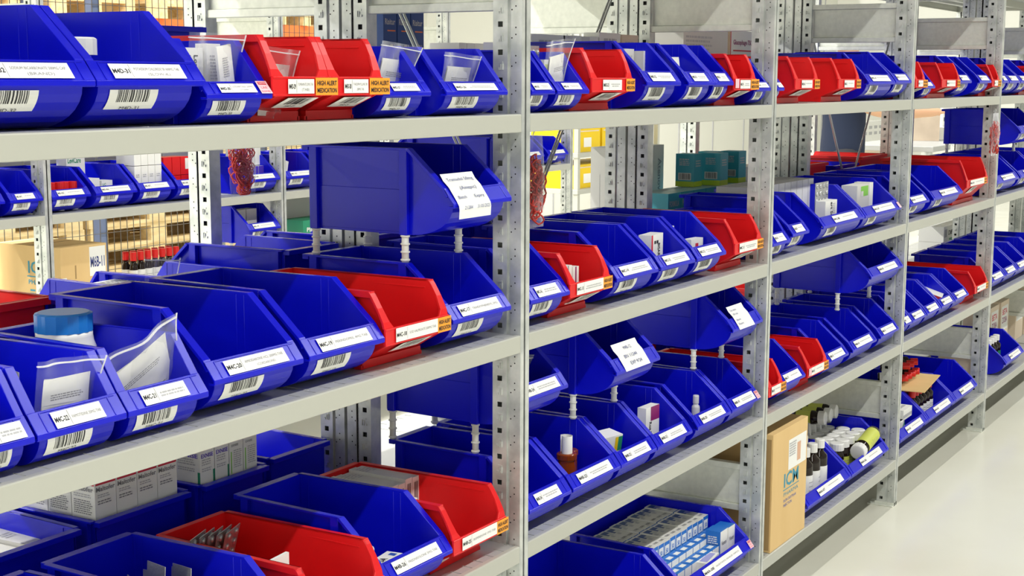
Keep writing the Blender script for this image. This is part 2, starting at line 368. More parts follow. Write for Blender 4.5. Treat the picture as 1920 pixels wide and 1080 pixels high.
# ---------------------------------------------------------------- storage bins
CL = {'L': (.147, .052, .095, .320), 'K': (.139, .049, .082, .320), 'M': (.112, .035, .060, .24), 'N': (.147, .043, .08, .30), 'O': (.120, .040, .055, .27), 'R': (.127, .043, .026, .320), 'S': (.120, .036, .022, .24), 'Q': (.165, .066, .026, .320)}
LEDGE = {k: (.0055, .0235, .018) for k in 'LKNORSQ'}; LEDGE['M'] = (.005, .0165, .013)
_bins = {}
def curve_pts(hb, yb, n=8):
    return [(yb-(yb-.010)*math.sin(t*PI/2/n), hb*(1-math.cos(t*PI/2/n))) for t in range(n+1)]
def blue_mesh(w, cls):
    H, hb, yb, L = CL[cls]; hw = w/2; b = MB(); fl = .011 if w > .1 else .008; l0, dz, dy = LEDGE[cls]; zt = hb+l0+dz
    tp = .007
    X = lambda y: hw-fl-tp*max(0, (y-yb)/(L-yb))
    cp = curve_pts(hb, yb)
    side = [(L, 0)]+cp+[(.010, hb+.008), (dy, zt-.002), (yb, H), (L, H)]
    for s in (-1, 1):
        A = [(s*X(y), y, z) for y, z in side]; B = [(s*(X(y)-.0025), y, z) for y, z in side]; n = len(A)
        b.add(A+B, [tuple(range(n)), tuple(range(2*n-1, n-1, -1))]+[(i, (i+1) % n, n+(i+1) % n, n+i) for i in range(n)], BLUE)
        # slope and top flange
        path = [(dy-.006, zt-.010), (dy+.002, zt+.002), (yb-.002, H), (yb+.004, H), (L, H)]
        R = []
        for i, (y, z) in enumerate(path):
            xo = hw if i < 3 else hw-.002-tp*max(0, (y-yb)/(L-yb)); xi = X(y)-.0025
            R.append([(s*xi, y, z), (s*xo, y, z), (s*xo, y+(.004 if i < 3 else 0), z-.004), (s*xi, y+(.004 if i < 3 else 0), z-.004)])
        b.rings(R, BLUE)
        # outer pillars and inner channel lines
        for ya in (yb+.003, L-.024):
            xo = X(ya); xs = sorted((s*xo, s*(xo+.0085))); b.box(xs[0], xs[1], ya, ya+.016, 0, H-.002, BLUE)
            xs = sorted((s*(xo-.0025), s*(xo-.0037)))
            for q in (ya+.0, ya+.015): b.box(xs[0], xs[1], q, q+.0012, .004, H-.003, BLUE)
        b.rings([[(s*(X(y)-.001), y, .004), (s*(X(y)+.0009), y, .004), (s*(X(y)+.0009), y, H*.52), (s*(X(y)-.001), y, H*.52)] for y in (yb+.019, L-.024)], BLUE)
    # floor and rounded front
    prof = [(L, 0)]+cp; R = []
    for i, (y, z) in enumerate(prof):
        t = max(0, (i-1))/8*PI/2
        ny, nz = math.sin(t), math.cos(t); x = X(y)-.001
        R.append([(-x, y, z), (x, y, z), (x, y+ny*.0025, z+nz*.0025), (-x, y+ny*.0025, z+nz*.0025)])
    b.rings(R, BLUE)
    # back wall + rear rail
    x = X(L); b.box(-x, x, L-.003, L, 0, H-.001, BLUE); b.box(-x-.003, x+.003, L-.001, L+.013, H-.010, H-.001, BLUE)
    # label ledge
    b.box(-hw, hw, 0, .003, hb-.001, hb+l0, BLUE); b.box(-hw, hw, .001, .012, hb-.002, hb+.001, BLUE)
    z0, z1 = hb+l0, zt
    R = [[(sx, 0.0, z0), (sx, dy, z1), (sx, dy+.003, z1-.001), (sx, .003, z0-.002)] for sx in (-hw, hw)]
    b.rings(R, BLUE)
    # raised frame of the label field
    d = Vector((0, dy, z1-z0)).normalized(); nrm = Vector((0, -d.z, d.y)); ln = math.hypot(dy, z1-z0)
    def fr(xa, xb, s0, s1):
        c = []
        for xx, ss in ((xa, s0), (xb, s0), (xb, s1), (xa, s1)):
            c.append(Vector((xx, 0, z0))+d*ss)
        b.add(c+[p+nrm*.0012 for p in c], [(3,2,1,0), (4,5,6,7), (0,1,5,4), (1,2,6,5), (2,3,7,6), (3,0,4,7)], BLUE)
    fr(-hw+.016, hw-.006, ln-.0035, ln-.0015); fr(-hw+.015, -hw+.017, .001, ln-.002)
    fr(hw-.018, hw-.016, .001, ln-.002)
    # feet
    for s in (-1, 1):
        xs = sorted((s*X(L), s*(X(L)-.010))); b.box(xs[0], xs[1], yb+.004, yb+.016, -.0005, .002, BLUE)
    return b.mesh('bin_body', .0009)
def red_mesh(w, cls):
    H, hb, yb, L = CL[cls]; hw = w/2; b = MB(); bt = hb+.027; tp = .006
    fl = .010
    X = lambda y: hw-fl-tp*max(0, (y-yb)/(L-yb))
    cv = [(.002, bt), (.0045, bt+.010), (.0045+(yb-.0045)*.5, bt+.010+(H-bt-.018)*.55), (yb, H-.008), (yb+.006, H)]
    side = [(L, 0), (.060, 0), (.060, .012), (.004, hb), (.0025, bt)]+cv[1:]+[(L, H)]
    for s in (-1, 1):
        A = [(s*X(y), y, z) for y, z in side]; B = [(s*(X(y)-.0025), y, z) for y, z in side]; n = len(A)
        b.add(A+B, [tuple(range(n)), tuple(range(2*n-1, n-1, -1))]+[(i, (i+1) % n, n+(i+1) % n, n+i) for i in range(n)], RED)
        # wide front flange round the opening
        R = []
        for i, (y, z) in enumerate(cv):
            ex = (.012, .004, 0, 0, 0)[i]
            R.append([(s*(X(0)-.003-ex), y, z), (s*hw, y, z), (s*hw, y+.004, z-.001), (s*(X(0)-.003-ex), y+.004, z-.001)])
        b.rings(R, RED)
        R = []
        for y, z in ((yb+.004, H), (L, H)):
            R.append([(s*(X(y)-.0025), y, z), (s*(X(y)+.009), y, z), (s*(X(y)+.009), y, z-.010), (s*(X(y)+.007), y, z-.010), (s*(X(y)+.007), y, z-.003), (s*(X(y)-.0025), y, z-.003)])
        b.rings(R, RED)
        xs = sorted((s*(X(yb+.02)-.0025), s*(X(yb+.02)-.0045))); b.box(xs[0], xs[1], yb+.012, L, H-.014, H-.012, RED)
        xs = sorted((s*X(.06), s*(X(.06)+.006))); b.box(xs[0], xs[1], .052, .066, -.0003, .006, RED)
    b.box(-hw, hw, 0, .004, hb, bt, RED); b.box(-hw, hw, -.0008, .0, bt-.003, bt, RED); b.box(-hw, hw, -.0008, .0, hb, hb+.003, RED)
    x = X(0); b.rings([[(-x, .004, hb+.002), (x, .004, hb+.002), (x, .0065, hb+.002), (-x, .0065, hb+.002)], [(-x, .058, .012), (x, .058, .012), (x, .0605, .012), (-x, .0605, .012)]], RED)
    b.box(-x-.002, x+.002, .052, .062, 0, .014, RED)
    b.box(-x, x, .060, L, 0, .0025, RED)
    x = X(L); b.box(-x, x, L-.003, L, 0, H-.0005, RED); b.box(-x-.003, x+.003, L-.001, L+.010, H-.012, H-.001, RED)
    return b.mesh('bin_body', .0009)
def barcode(b, O, X, Y, wd, h, seed):
    rnd = random.Random(seed); x = 0
    while x < wd:
        l = wd*rnd.choice((.012, .022, .036)); b.rect(O, X, Y, x, min(x+l, wd), 0, h, INK); x += l+wd*rnd.choice((.02, .035, .05))
DRUG = {'M4D-32': ('SODIUM BICARBONATE 500MG CAP', '(BRAND)'), 'M4D-31': ('POTASSIUM CHLORIDE SR 600MG TAB', '(SLOW-K)'), 'M4D-30': ('LOSARTAN 50MG', 'LOT EXPIRY'), 'M4D-29': ('TOPIRAMATE 25MG TAB', '(TAB)'), 'M4D-28': ('THEOPHYLLINE SR', '200MG TAB'), 'M4C-18': ('SOD VALPROATE 200MG TAB',), 'M4C-20': ('AMIODARONE HCL 200MG TAB', '(CORDARONE)'), 'M4C-19': ('PERINDOPRIL 4MG TAB',), 'M4C-22': ('FAMOTIDINE 20MG TAB',), 'M4C-17': ('TRIHEXYPHENIDYL 2MG',), 'M4B-26': ('PREDNISOLONE 5MG TAB',), 'M4B-25': ('RISPERIDONE 1MG TAB',), 'M4A-08': ('SALBUTAMOL INHALER 100MCG',)}
def add_labels(t, w, cls, code, detail=2, alert=False, pink=False, seed=0, bars=True):
    H, hb, yb, L = CL[cls]; red = cls in 'RSQ'
    b = MB()
    if red:
        O = Vector((-w/2, -.0012, hb+.0035)); X = Vector((1,0,0)); Y = Vector((0,0,1)); hgt = .020
        a, c = (.24, .70) if cls == 'S' else (.14, .80)
        if not alert: c = .95
        if cls != 'S': hgt = .022
    else:
        l0, dz, dy = LEDGE[cls]; O = Vector((-w/2, -.0012, hb+l0)); X = Vector((1,0,0)); Y = Vector((0, dy, dz)).normalized(); hgt = math.hypot(dy, dz)*(.74 if cls != 'M' else .70)
        O = O+Y*hgt*.12; a, c = ((.16, .83) if w > .16 else (.21, .76))
        if w < .1: a, c = .14, .86
        if w > .3: a, c = .28, .82
    xa, xb = a*w, c*w; N = X.cross(Y)
    b.rect(O, X, Y, xa, xb, 0, hgt, WHITE, .0009); cw = xb-xa; O2 = O+N*.0009
    if detail:
        cut = xa+cw*(.26 if cw > .08 else .32)
        b.rect(O2, X, Y, cut-.0003, cut+.0003, .001, hgt-.001, GINK)
        b.text(code, O2+X*(xa+.002)+Y*(hgt*.5-.0032), X, Y, .0066 if hgt > .015 else .0045, INK, w=cut-xa-.004, bold=True)
        tx = DRUG.get(code)
        if tx and detail > 1:
            for i, s in enumerate(tx):
                ww = (xb-cut)*(.86 if i == 0 else .42)
                b.text(s, O2+X*((cut+xb)/2)+Y*(hgt*((.55 if len(tx) > 1 else .40)-i*.36)), X, Y, hgt*.19, GINK, w=ww, align='c')
        else:
            b.strokes(O2+X*(cut+.004)+Y*(hgt*.62), X, Y, xb-cut-.008, 2 if detail > 1 else 1, hgt*.10, LINK, seed, True)
    b.build('label_card', t)
    # barcode label under the ledge
    b = MB()
    if red:
        A = Vector((0, .0035, hb-.001)); Bp = Vector((0, .0575, .0115)); Yd = (A-Bp).normalized(); Nn = Vector((1,0,0)).cross(Yd); O = Vector((-w*.36, A.y, A.z))-Yd*.037+Nn*.0009
        bw = .066 if w < .15 else .08; O.x = -w*.20; X = Vector((1,0,0))
        b.rect(O, X, Yd, 0, bw, 0, .036, WHITE); O3 = O+X.cross(Yd)*.0004
        if detail: barcode(b, O3+Yd*.013, X, Yd, 1, 1, seed) if False else None
        if detail:
            b2 = O3+X*.012+Yd*.013; barcode(b, b2, X, Yd, bw-.024, .022, seed)
            b.text(code, O3+X*(bw/2)+Yd*.005, X, Yd, .0048, INK, align='c')
    else:
        cp = curve_pts(hb, yb, 16); x0 = -w/2+w*.16; bw = min(.080, w*.50)
        seg = [p for p in cp if p[1] > hb*(.42 if cls == 'L' else .30) and p[1] < hb*.985]
        pr = [(y-.0007, z-.0005) for y, z in seg]
        b.rings([[(x0, y, z), (x0+bw, y, z)] for y, z in pr], WHITE, cap=False, closed=False)
        if detail:
            rnd = random.Random(seed); x = x0+bw*.17; pr2 = [(y-.0011, z-.0008) for y, z in seg]
            lo = int(len(pr2)*.42)
            while x < x0+bw*.83:
                l = bw*rnd.choice((.010, .018, .028))
                b.rings([[(x, y, z), (x+l, y, z)] for y, z in pr2[lo:]], INK, cap=False, closed=False); x += l+bw*rnd.choice((.016, .026, .036))
            (ya, za), (yc, zc) = pr2[max(0, lo-3)], pr2[lo]
            Yd = Vector((0, yc-ya, zc-za)).normalized()
            b.text(code, Vector((x0+bw*.3, ya-.0004, za)), X_, Yd, .005, INK, w=bw*.4)
    if bars: b.build('barcode_label', t)
    if alert:
        b = MB(); sh = .0245; sw = .050 if cls == 'S' else .038; O = Vector((w*.225 if cls == 'S' else w*.30, -.0022, hb+.001))
        if w > .165 and cls == 'S': O.x = w*.31; sw = .038
        b.box(O.x, O.x+sw, -.0026, -.0020, O.z, O.z+sh, ORNG)
        if detail:
            b.text('HIGH ALERT', (O.x+sw/2, -.0027, O.z+sh*.57), X_, Z_, .0065, INK, w=sw*.88, bold=True, align='c')
            b.text('MEDICATION', (O.x+sw/2, -.0027, O.z+sh*.15), X_, Z_, .0065, INK, w=sw*.88, bold=True, align='c')
        b.build('alert_sticker', t)
    if pink:
        b = MB(); Y = Vector((0, LEDGE[cls][2], LEDGE[cls][1])).normalized(); O = Vector((w/2-.024, -.0022, hb+.004)) if not red else Vector((-w/2+.002, -.0018, hb+.004))
        if red: Y = Vector((0,0,1))
        b.rect(O, X_, Y, 0, .022, .001, .022, PINK, .0010)
        if detail > 1 and not red:
            N = Vector(X_).cross(Y); O4 = O+N*.001
            b.rect(O4, X_, Y, .003, .019, .0155, .0205, RINK); b.text('CAUTION', O4+Vector(X_)*.004+Y*.0165+N*.0004, X_, Y, .003, PINK, w=.014, bold=True)
            b.text('L.A.K', O4+Vector(X_)*.011+Y*.009, X_, Y, .004, RINK, align='c'); b.text('SLOW REL', O4+Vector(X_)*.011+Y*.003, X_, Y, .003, RINK, w=.018, align='c')
        b.build('caution_sticker', t)
def leg_mesh(h):
    b = MB(); prof = [(.0062, 0), (.0062, h)]; b.lathe(prof, PEG, 12)
    n = max(2, int(round(h/.017)))
    for k in range(n+1):
        z = .002+k*(h-.006)/n; b.lathe([(.0062, z), (.0082, z+.0008), (.0082, z+.0032), (.0062, z+.004)], PEG, 12)
    return b.mesh('leg')
def make_bin(x0, x1, cls, y, z, label, code=None, rot=0, detail=2, alert=False, pink=False, group=None, legs=0, nolabel=False, cat='storage bin'):
    w = x1-x0; red = cls in 'RSQ'
    key = (round(w, 3), cls)
    if key not in _bins: _bins[key] = red_mesh(w, cls) if red else blue_mesh(w, cls)
    t = thing('hanging_bin' if False else 'storage_bin', label, cat, ((x0+x1)/2, y, z), (0, 0, rot), group)
    put(_bins[key], 'bin_body', t)
    if not nolabel: add_labels(t, w, cls, code or '', detail, alert, pink, seed=int(abs(x0)*997+z*31), bars=not (z < .93 and y < 1))
    if legs:
        H, hb, yb, L = CL[cls]; lm = leg_mesh(legs); fl = .011
        for s in (-1, 1):
            for yy in (yb+.011, L-.016): put(lm, 'leg', t, (s*(w/2-fl+.002-(0 if yy < .2 else .007)), yy, -legs))
    return t
ROW = {'D': [(-1.192,-1.006,'L'),(-1.004,-.824,'L'),(-.819,-.691,'M'),(-.690,-.567,'S'),(-.566,-.439,'S'),(-.437,-.309,'M'),(-.265,-.076,'M'),
             (.006,.090,'M'),(.099,.221,'M'),(.231,.404,'S'),(.471,.635,'K'),(.675,.817,'K'),(.818,.925,'K'),(.927,1.062,'S'),(1.068,1.160,'M'),
             (1.206,1.252,'M'),(1.328,1.500,'S'),(1.664,1.849,'S'),(1.931,2.194,'K'),(2.200,2.366,'L'),
             (2.412,2.526,'S'),(2.530,2.645,'M'),(2.727,2.965,'S'),(2.968,3.128,'L'),(3.246,3.426,'L'),(3.44,3.56,'S'),
             (3.612,3.718,'L'),(3.73,3.92,'L'),(3.93,4.12,'L'),(4.13,4.32,'S'),(4.33,4.52,'L'),(4.53,4.75,'L')],
       'C': [(-1.192,-1.118,'O'),(-1.114,-.976,'O'),(-.973,-.831,'O'),(-.819,-.635,'L'),(-.621,-.439,'L'),(-.437,-.261,'R'),(-.248,-.062,'L'),
             (.006,.152,'L'),(.153,.317,'R'),(.347,.540,'L'),(.553,.729,'L'),(.741,.905,'L'),(.957,1.127,'R'),
             (1.206,1.330,'O'),(1.345,1.469,'L'),(1.581,1.942,'L'),(1.949,2.312,'L'),
             (2.412,2.638,'L'),(2.691,3.077,'L'),(3.130,3.445,'Q'),(3.61,3.99,'L'),(4.02,4.36,'L'),(4.38,4.74,'L')],
       'B': [(-1.192,-1.06,'L'),(-1.05,-.862,'L'),(-.855,-.655,'L'),(-.625,-.447,'R'),(-.442,-.251,'L'),(-.248,-.078,'R'),
             (.006,.166,'L'),(.173,.376,'L'),(.380,.548,'L'),(.553,.735,'L'),(.765,.960,'L'),(.966,1.148,'L'),
             (1.206,1.305,'R'),(1.308,1.476,'L'),(1.494,1.650,'R'),(1.663,1.840,'L'),(1.88,2.108,'L'),(2.153,2.345,'L'),
             (2.412,2.495,'L'),(2.50,2.666,'L'),(2.675,2.85,'L'),(2.86,3.035,'L'),(3.044,3.238,'L'),(3.331,3.535,'R'),
             (3.612,3.839,'L'),(3.85,4.06,'L'),(4.07,4.27,'L'),(4.28,4.50,'L'),(4.51,4.74,'L')],
       'A': [(.285,.690,'L'),(.722,1.130,'L'),(1.530,1.909,'L'),(1.915,2.285,'L'),(2.412,2.748,'L'),(2.751,3.115,'L'),(3.118,3.447,'L'),(3.934,4.278,'L')]}
CODE0 = {'D': 32, 'C': 23, 'B': 30, 'A': 9}
PINKS = {'D': (-.819, .927), 'C': (1.949,), 'B': (.966, 1.494), 'A': (.722,)}
NOAL = {('D', -1.192)}
for lv, row in ROW.items():
    cnt = {}
    for i, (x0, x1, cls) in enumerate(row):
        bay = math.floor((x0+.001)/W); j = cnt.get(bay, 0); cnt[bay] = j+1
        num = CODE0[lv]-i; code = 'M4%s-%02d' % (lv, num) if num > 0 else 'M3%s-%02d' % (lv, num+40)
        red = cls in 'RSQ'
        size = ('small ' if x1-x0 < .14 else 'extra wide ' if x1-x0 > .3 else '')
        lab = '%s%s open bin, %s from left, %s of the %s' % (size, 'red' if red else 'blue', ORD[j], LEVN[lv], BAYN[bay])
        det = 2 if x0 < 0 else (2 if x0 < 1.2 else 1)
        make_bin(x0, x1, cls, 0.0 if lv != 'D' else 0.0, ZL[lv]+.0006, lab, code, 0, det, alert=red and bay < 3, pink=x0 in PINKS[lv], group='open bins in the near rack')
# raised bins on white pegs
def note(t, lines, w, cls, xo=.35, tilt=0, hw=.085, drop=.0):
    H, hb, yb, L = CL[cls]; b = MB(); l0, dz, dy = LEDGE[cls]
    path = [(-.0035, hb-.020), (-.0045, hb-.004), (-.0035, hb+.002), (.001, hb+l0+.004), (dy*.6-.002, hb+l0+dz*.6+.001), (dy-.001, hb+l0+dz+.003), (dy+.010, hb+l0+dz+.013), (dy+.017, hb+l0+dz+.024)]
    if not drop: path = path[2:]
    x0 = -w/2+w*xo; cum = [0]
    for (a1, b1), (a2, b2) in zip(path, path[1:]): cum.append(cum[-1]+math.hypot(a2-a1, b2-b1))
    T = cum[-1]
    sh = lambda q: tilt*(q/T-.5)
    b.rings([[(x0+sh(q), y, z), (x0+sh(q)+hw, y, z)] for (y, z), q in zip(path, cum)], WHITE, cap=False, closed=False)
    for tx, fx, fy, h, wd in lines:
        q = T*fy; i = max(i for i in range(len(cum)-1) if cum[i] <= q); f = (q-cum[i])/(cum[i+1]-cum[i])
        p = Vector((0, path[i][0]+(path[i+1][0]-path[i][0])*f, path[i][1]+(path[i+1][1]-path[i][1])*f)); D = Vector((0, path[i+1][0]-path[i][0], path[i+1][1]-path[i][1])).normalized()
        b.text(tx, p+Vector((x0+sh(q)+hw*fx, 0, 0)), X_, D, h, PENI, w=hw*wd, off=.0012)
    b.build('paper_note', t)
GH = 'bins raised on white pegs'
t = make_bin(-.244, -.062, 'L', 0, 1.131, 'blue bin raised on white pegs with handwritten note, nearest bay under top bin shelf', legs=.0465, nolabel=True, group=GH)
note(t, (('Tramadol 50mg', .1, .82, .007, .8), ('(Ainepic)', .3, .6, .007, .5), ('Batch', .1, .4, .006, .25), ('Expiry', .6, .4, .006, .3), ('21284', .15, .18, .006, .25), ('31/05/2025', .55, .18, .006, .4)), .182, 'L', .05, 0, .098, 1)
t = make_bin(.010, .188, 'L', .022, .748, 'blue bin raised on pegs behind the first front post, holding a clear bag', 'M4B-24', legs=.057, group=GH)
t = make_bin(.352, .556, 'L', 0, .744, 'blue bin raised on pegs with note reading M4B-12, second bay', legs=.053, nolabel=True, group=GH)
note(t, (('M4B-12', .38, .72, .008, .3), ('BN 11244', .2, .42, .008, .5), ('EXP 9/24', .3, .16, .008, .45)), .204, 'L', .18, 0, .112)
t = make_bin(.960, 1.150, 'L', 0, .742, 'blue bin raised on white pegs with printed slip, right end of second bay', legs=.051, nolabel=True, group=GH)
note(t, (('Tab name', .08, .78, .006, .4), ('30 tab', .1, .6, .005, .3), ('Batch', .1, .35, .005, .25), ('Expiry', .1, .18, .005, .3)), .19, 'L', .18, 0, .095)
make_bin(2.03, 2.362, 'L', 0, .746, 'wide blue bin raised on white pegs at right end of third bay', 'M4B-05', legs=.055, detail=1, group=GH)
make_bin(3.98, 4.36, 'L', 0, 1.125, 'wide blue bin raised on white pegs in the fifth bay under top shelf', 'M4C-02', legs=.041, detail=1, group=GH)

# ---------------------------------------------------------------- cartons, bottles, bags
def carton(name, label, cat, x, y, z, sx, sy, sz, rz=0, mats=None, prints=None, group=None, rx=0, ry=0, bev=.0006):
    """x, y = centre of the base; mats: bottom top front right back left"""
    b = MB(); h = (sx/2, sy/2)
    m6 = mats if isinstance(mats, (list, tuple)) else [mats or CARD]*6
    b.box(-h[0], h[0], -h[1], h[1], 0, sz, None, m6)
    if prints: prints(b, sx, sy, sz)
    o = b.build(name, None, 0, (x, y, z), (rx, ry, rz)); return tag(o, label, cat, group)
def face(b, f, sx, sy, sz):
    if f == 'f': return Vector((-sx/2, -sy/2, 0)), Vector(X_), Vector(Z_), sx, sz
    if f == 'l': return Vector((-sx/2, sy/2, 0)), Vector((0,-1,0)), Vector(Z_), sy, sz
    if f == 't': return Vector((-sx/2, -sy/2, sz)), Vector(X_), Vector(Y_), sx, sy
    if f == 'r': return Vector((sx/2, -sy/2, 0)), Vector(Y_), Vector(Z_), sy, sz
def P_txt(items):
    """items: (face, kind, ...) in fractions of the face"""
    def fn(b, sx, sy, sz):
        for it in items:
            O, X, Y, wd, ht = face(b, it[0], sx, sy, sz)
            if it[1] == 'r': b.rect(O, X, Y, it[2]*wd, it[3]*wd, it[4]*ht, it[5]*ht, it[6], it[7] if len(it) > 7 else .0003)
            elif it[1] == 't': b.text(it[2], O+X*(it[3]*wd)+Y*(it[4]*ht), X, Y, it[5]*ht, it[7], w=it[6]*wd, bold=True, off=.0006)
            elif it[1] == 'v': b.text(it[2], O+X*(it[3]*wd)+Y*(it[4]*ht), -Y, X, it[5]*wd, it[7], w=it[6]*ht, bold=True, off=.0006)
            elif it[1] == 's': b.strokes(O+X*(it[2]*wd)+Y*(it[3]*ht)+X.cross(Y)*.0002, X, Y, it[4]*wd, it[5], it[6]*ht, it[7], seed=int(sx*9999)+it[5])
            elif it[1] == 'b': barcode(b, O+X*(it[2]*wd)+Y*(it[4]*ht)+X.cross(Y)*.0003, X, Y, (it[3]-it[2])*wd, (it[5]-it[4])*ht, 3)
    return fn
def bottle(name, label, x, y, z, r, h, caph, body=WPL, cap=WPL, lab=None, rot=(0,0,0), group=None, neck=.62, cat='bottle', capr=None, ridge=True):
    t = thing(name, label, cat, (x, y, z), rot, group)
    b = MB(); bh = h-caph; nr = r*neck
    b.lathe([(r*.9, 0), (r, .002), (r, bh*.80), (r*.93, bh*.87), (nr, bh*.94), (nr, bh)], body, 20); b.build('bottle_body', t)
    b = MB(); cr = capr or nr*1.18
    if ridge:
        n = 32; prof = [(cr, bh), (cr, h-.002), (cr*.9, h)]
        b.rings([[((rr*(1+(.03 if j % 2 and zz < h-.001 else 0)))*math.cos(2*PI*j/n), (rr*(1+(.03 if j % 2 and zz < h-.001 else 0)))*math.sin(2*PI*j/n), zz) for j in range(n)] for rr, zz in prof], cap)
    else: b.lathe([(cr, bh), (cr, h-.002), (cr*.92, h)], cap, 20)
    b.build('cap', t)
    if lab:
        b = MB(); lm, l0, l1 = lab; n = 20
        b.rings([[((r+.0004)*math.cos(2*PI*j/n), (r+.0004)*math.sin(2*PI*j/n), zz) for j in range(n)] for zz in (bh*l0, bh*l1)], lm, False, True, True)
        rnd = random.Random(5)
        for k in range(5):
            zz = bh*(l0+(l1-l0)*(.2+.14*k)); a0 = -2.6
            pts = [a0+.12*q for q in range(int(8+rnd.random()*7))]
            b.rings([[((r+.0007)*math.cos(a), (r+.0007)*math.sin(a), z2) for a in pts] for z2 in (zz, zz+.0014)], GINK, False, False)
        b.build('bottle_label', t)
    return t
def zip_bag(label, x, y, z, w, h, rz=0, lean=.25, roll=0, seed=0, group='clear zip bags in the bins', paper=None, pw=.8, ph=.55, plabel=None):
    t = thing('zip_bag', label, 'zip bag', (x, y, z), (lean, roll, rz), group); rnd = random.Random(seed); b = MB(); n = 16
    ph1, ph2 = rnd.random()*6, rnd.random()*6
    for s in (-1, 1):
        R = []
        for i in range(n+1):
            v = i/n; row = []
            for j in range(n+1):
                u = j/n; puff = .014*math.sin(PI*u)*(1-v)**.6*(.35+.65*math.sin(PI*min(v+.15, 1)))
                wob = .004*math.sin(7*u+ph1+3*v)*v+.003*math.sin(12*u+ph2)*v+(.0022*math.sin(23*u+9*v+ph1)+.0018*math.sin(31*v-13*u+ph2))*math.sin(PI*u)*min(1, 1.2*(1-v))*s
                row.append(((u-.5)*w, s*(puff+.0004)+wob-.02*v*v*(u-.3), v*h))
            R.append(row)
        b.rings(R, FILM, False, False, True)
    b.build('bag_film', t)
    b = MB(); R = []
    for j in range(n+1):
        u = j/n; v = .93; wob = .004*math.sin(7*u+ph1+3*v)*v+.003*math.sin(12*u+ph2)*v
        R.append([((u-.5)*w, wob-.02*v*v*(u-.3)-.0014, v*h), ((u-.5)*w, wob-.02*v*v*(u-.3)+.0014, v*h), ((u-.5)*w, wob-.02*v*v*(u-.3)+.0014, v*h+.0016), ((u-.5)*w, wob-.02*v*v*(u-.3)-.0014, v*h+.0016)])
    b.rings(R, FILM2); b.build('zip_seal', t)
    # welded side edge catching light
    b = MB(); R = []
    for i in range(n+1):
        v = i/n; u = 1; wob = .004*math.sin(7*u+ph1+3*v)*v+.003*math.sin(12*u+ph2)*v; xx = .5*w; yy = wob-.02*v*v*(u-.3)
        R.append([(xx-.0012, yy-.0006, v*h), (xx+.0006, yy-.0006, v*h), (xx+.0006, yy+.0006, v*h), (xx-.0012, yy+.0006, v*h)])
    b.rings(R, FILM2); b.build('side_weld', t)
    if plabel:
        b = MB(); m_ = 6; tk = .005
        for q in range(3):
            R = []
            for i in range(m_+1):
                v = i/m_; yy = -.006+q*.003+.006*math.sin(2.4*v+q*.4)*.5; R.append([(-pw*w/2+q*.002, yy, .003+v*ph*h), (pw*w/2-.002+q*.0015, yy+.002, .003+v*ph*h*(1-.06*q))])
            b.rings(R, WHITE, False, False, True)
        O = Vector((-pw*w/2+.006, -.0075, ph*h*.80)); nn = Vector((0,-1,0))
        Yp = Vector((0, .0, 1))
        b.strokes(O+Vector((0, -.003, 0)), X_, Yp, pw*w*.7, 3, .0015, GINK, seed)
        b.strokes(O+Vector((0, -.003, -ph*h*.55)), X_, Yp, pw*w*.25, 2, .0015, GINK, seed+5)
        b.strokes(O+Vector((0, -.003, -ph*h*.35)), X_, Yp, pw*w*.2, 2, .0016, GINK, seed+1)
        b.strokes(O+Vector((pw*w*.38, -.003, -ph*h*.5)), X_, Yp, pw*w*.35, 2, .0016, GINK, seed+2)
        o = b.build('folded_leaflet', None, 0, (x, y, z), (lean, roll, rz)); tag(o, plabel, 'leaflet', 'folded leaflets in zip bags')
    return t
def blister(label, x, y, z, w, h, rot, group='blister strips', nx=2, ny=5, m=FOIL):
    b = MB(); b.box(-w/2, w/2, -.0006, .0006, 0, h, m)
    for i in range(nx):
        for j in range(ny):
            cx, cz = -w/2+w*(i+.5)/nx, h*(j+.5)/ny; r = min(w/nx, h/ny)*.36; n = 8
            b.rings([[(cx+rr*math.cos(2*PI*q/n), yy, cz+rr*math.sin(2*PI*q/n)) for q in range(n)] for rr, yy in ((r, -.0006), (r*.8, -.0035), (r*.3, -.0046))], m, True, True, True)
    o = b.build('blister_strip', None, 0, (x, y, z), rot); return tag(o, label, 'blister strip', group)
zb = lambda lv: ZL[lv]+.0036

# --- top shelf contents, nearest bay
bottle('pill_bottle', 'white wide-capped pill bottle in the second bin of the top shelf', -.935, .115, zb('D'), .0265, .108, .022, neck=.80, capr=.0285)
bottle('pill_bottle', 'white pill bottle half hidden behind the bin wall, top shelf second bin', -.962, .19, zb('D'), .026, .120, .024, neck=.82, capr=.026)
carton('medicine_box', 'white losartan box standing in the small blue bin, top shelf', 'medicine box', -.770, .085, zb('D'), .050, .018, .098, -.05, CARD, P_txt([('f','v','Losar',.66,.90,.15,.26,INK), ('f','v','Film-coated',.46,.90,.09,.34,GINK), ('f','v','Losartan',.28,.90,.09,.30,GINK)]))
carton('medicine_box', 'white box with torn top beside the losartan box', 'medicine box', -.728, .082, zb('D'), .028, .02, .104, .05, CARD, P_txt([('f','s',.2,.85,.6,14,.022,LINK)]))
zip_bag('clear zip bag standing up behind small white boxes in the third bin', -.752, .060, zb('D')+.006, .10, .112, .1, .1, .0, 3)
carton('folded_leaflet', 'white folded leaflet leaning right inside the third bin of the top shelf', 'leaflet', -.724, .050, zb('D')+.022, .034, .004, .080, .15, WHITE, P_txt([('f','s',.3,.8,.4,9,.02,LINK)]), ry=-.15)
zip_bag('clear zip bag with leaflet in the first red bin of the top shelf', -.632, .06, zb('D')+.002, .082, .100, .15, .15, .05, 5, pw=.92, ph=.74, plabel='folded white leaflet inside the first red bin of the top shelf')
blister('thin clear packet edge on in the second red bin of the top shelf', -.505, .10, zb('D')+.02, .024, .075, (-.1, -.35, 1.15), 'blister strips', 2, 4)
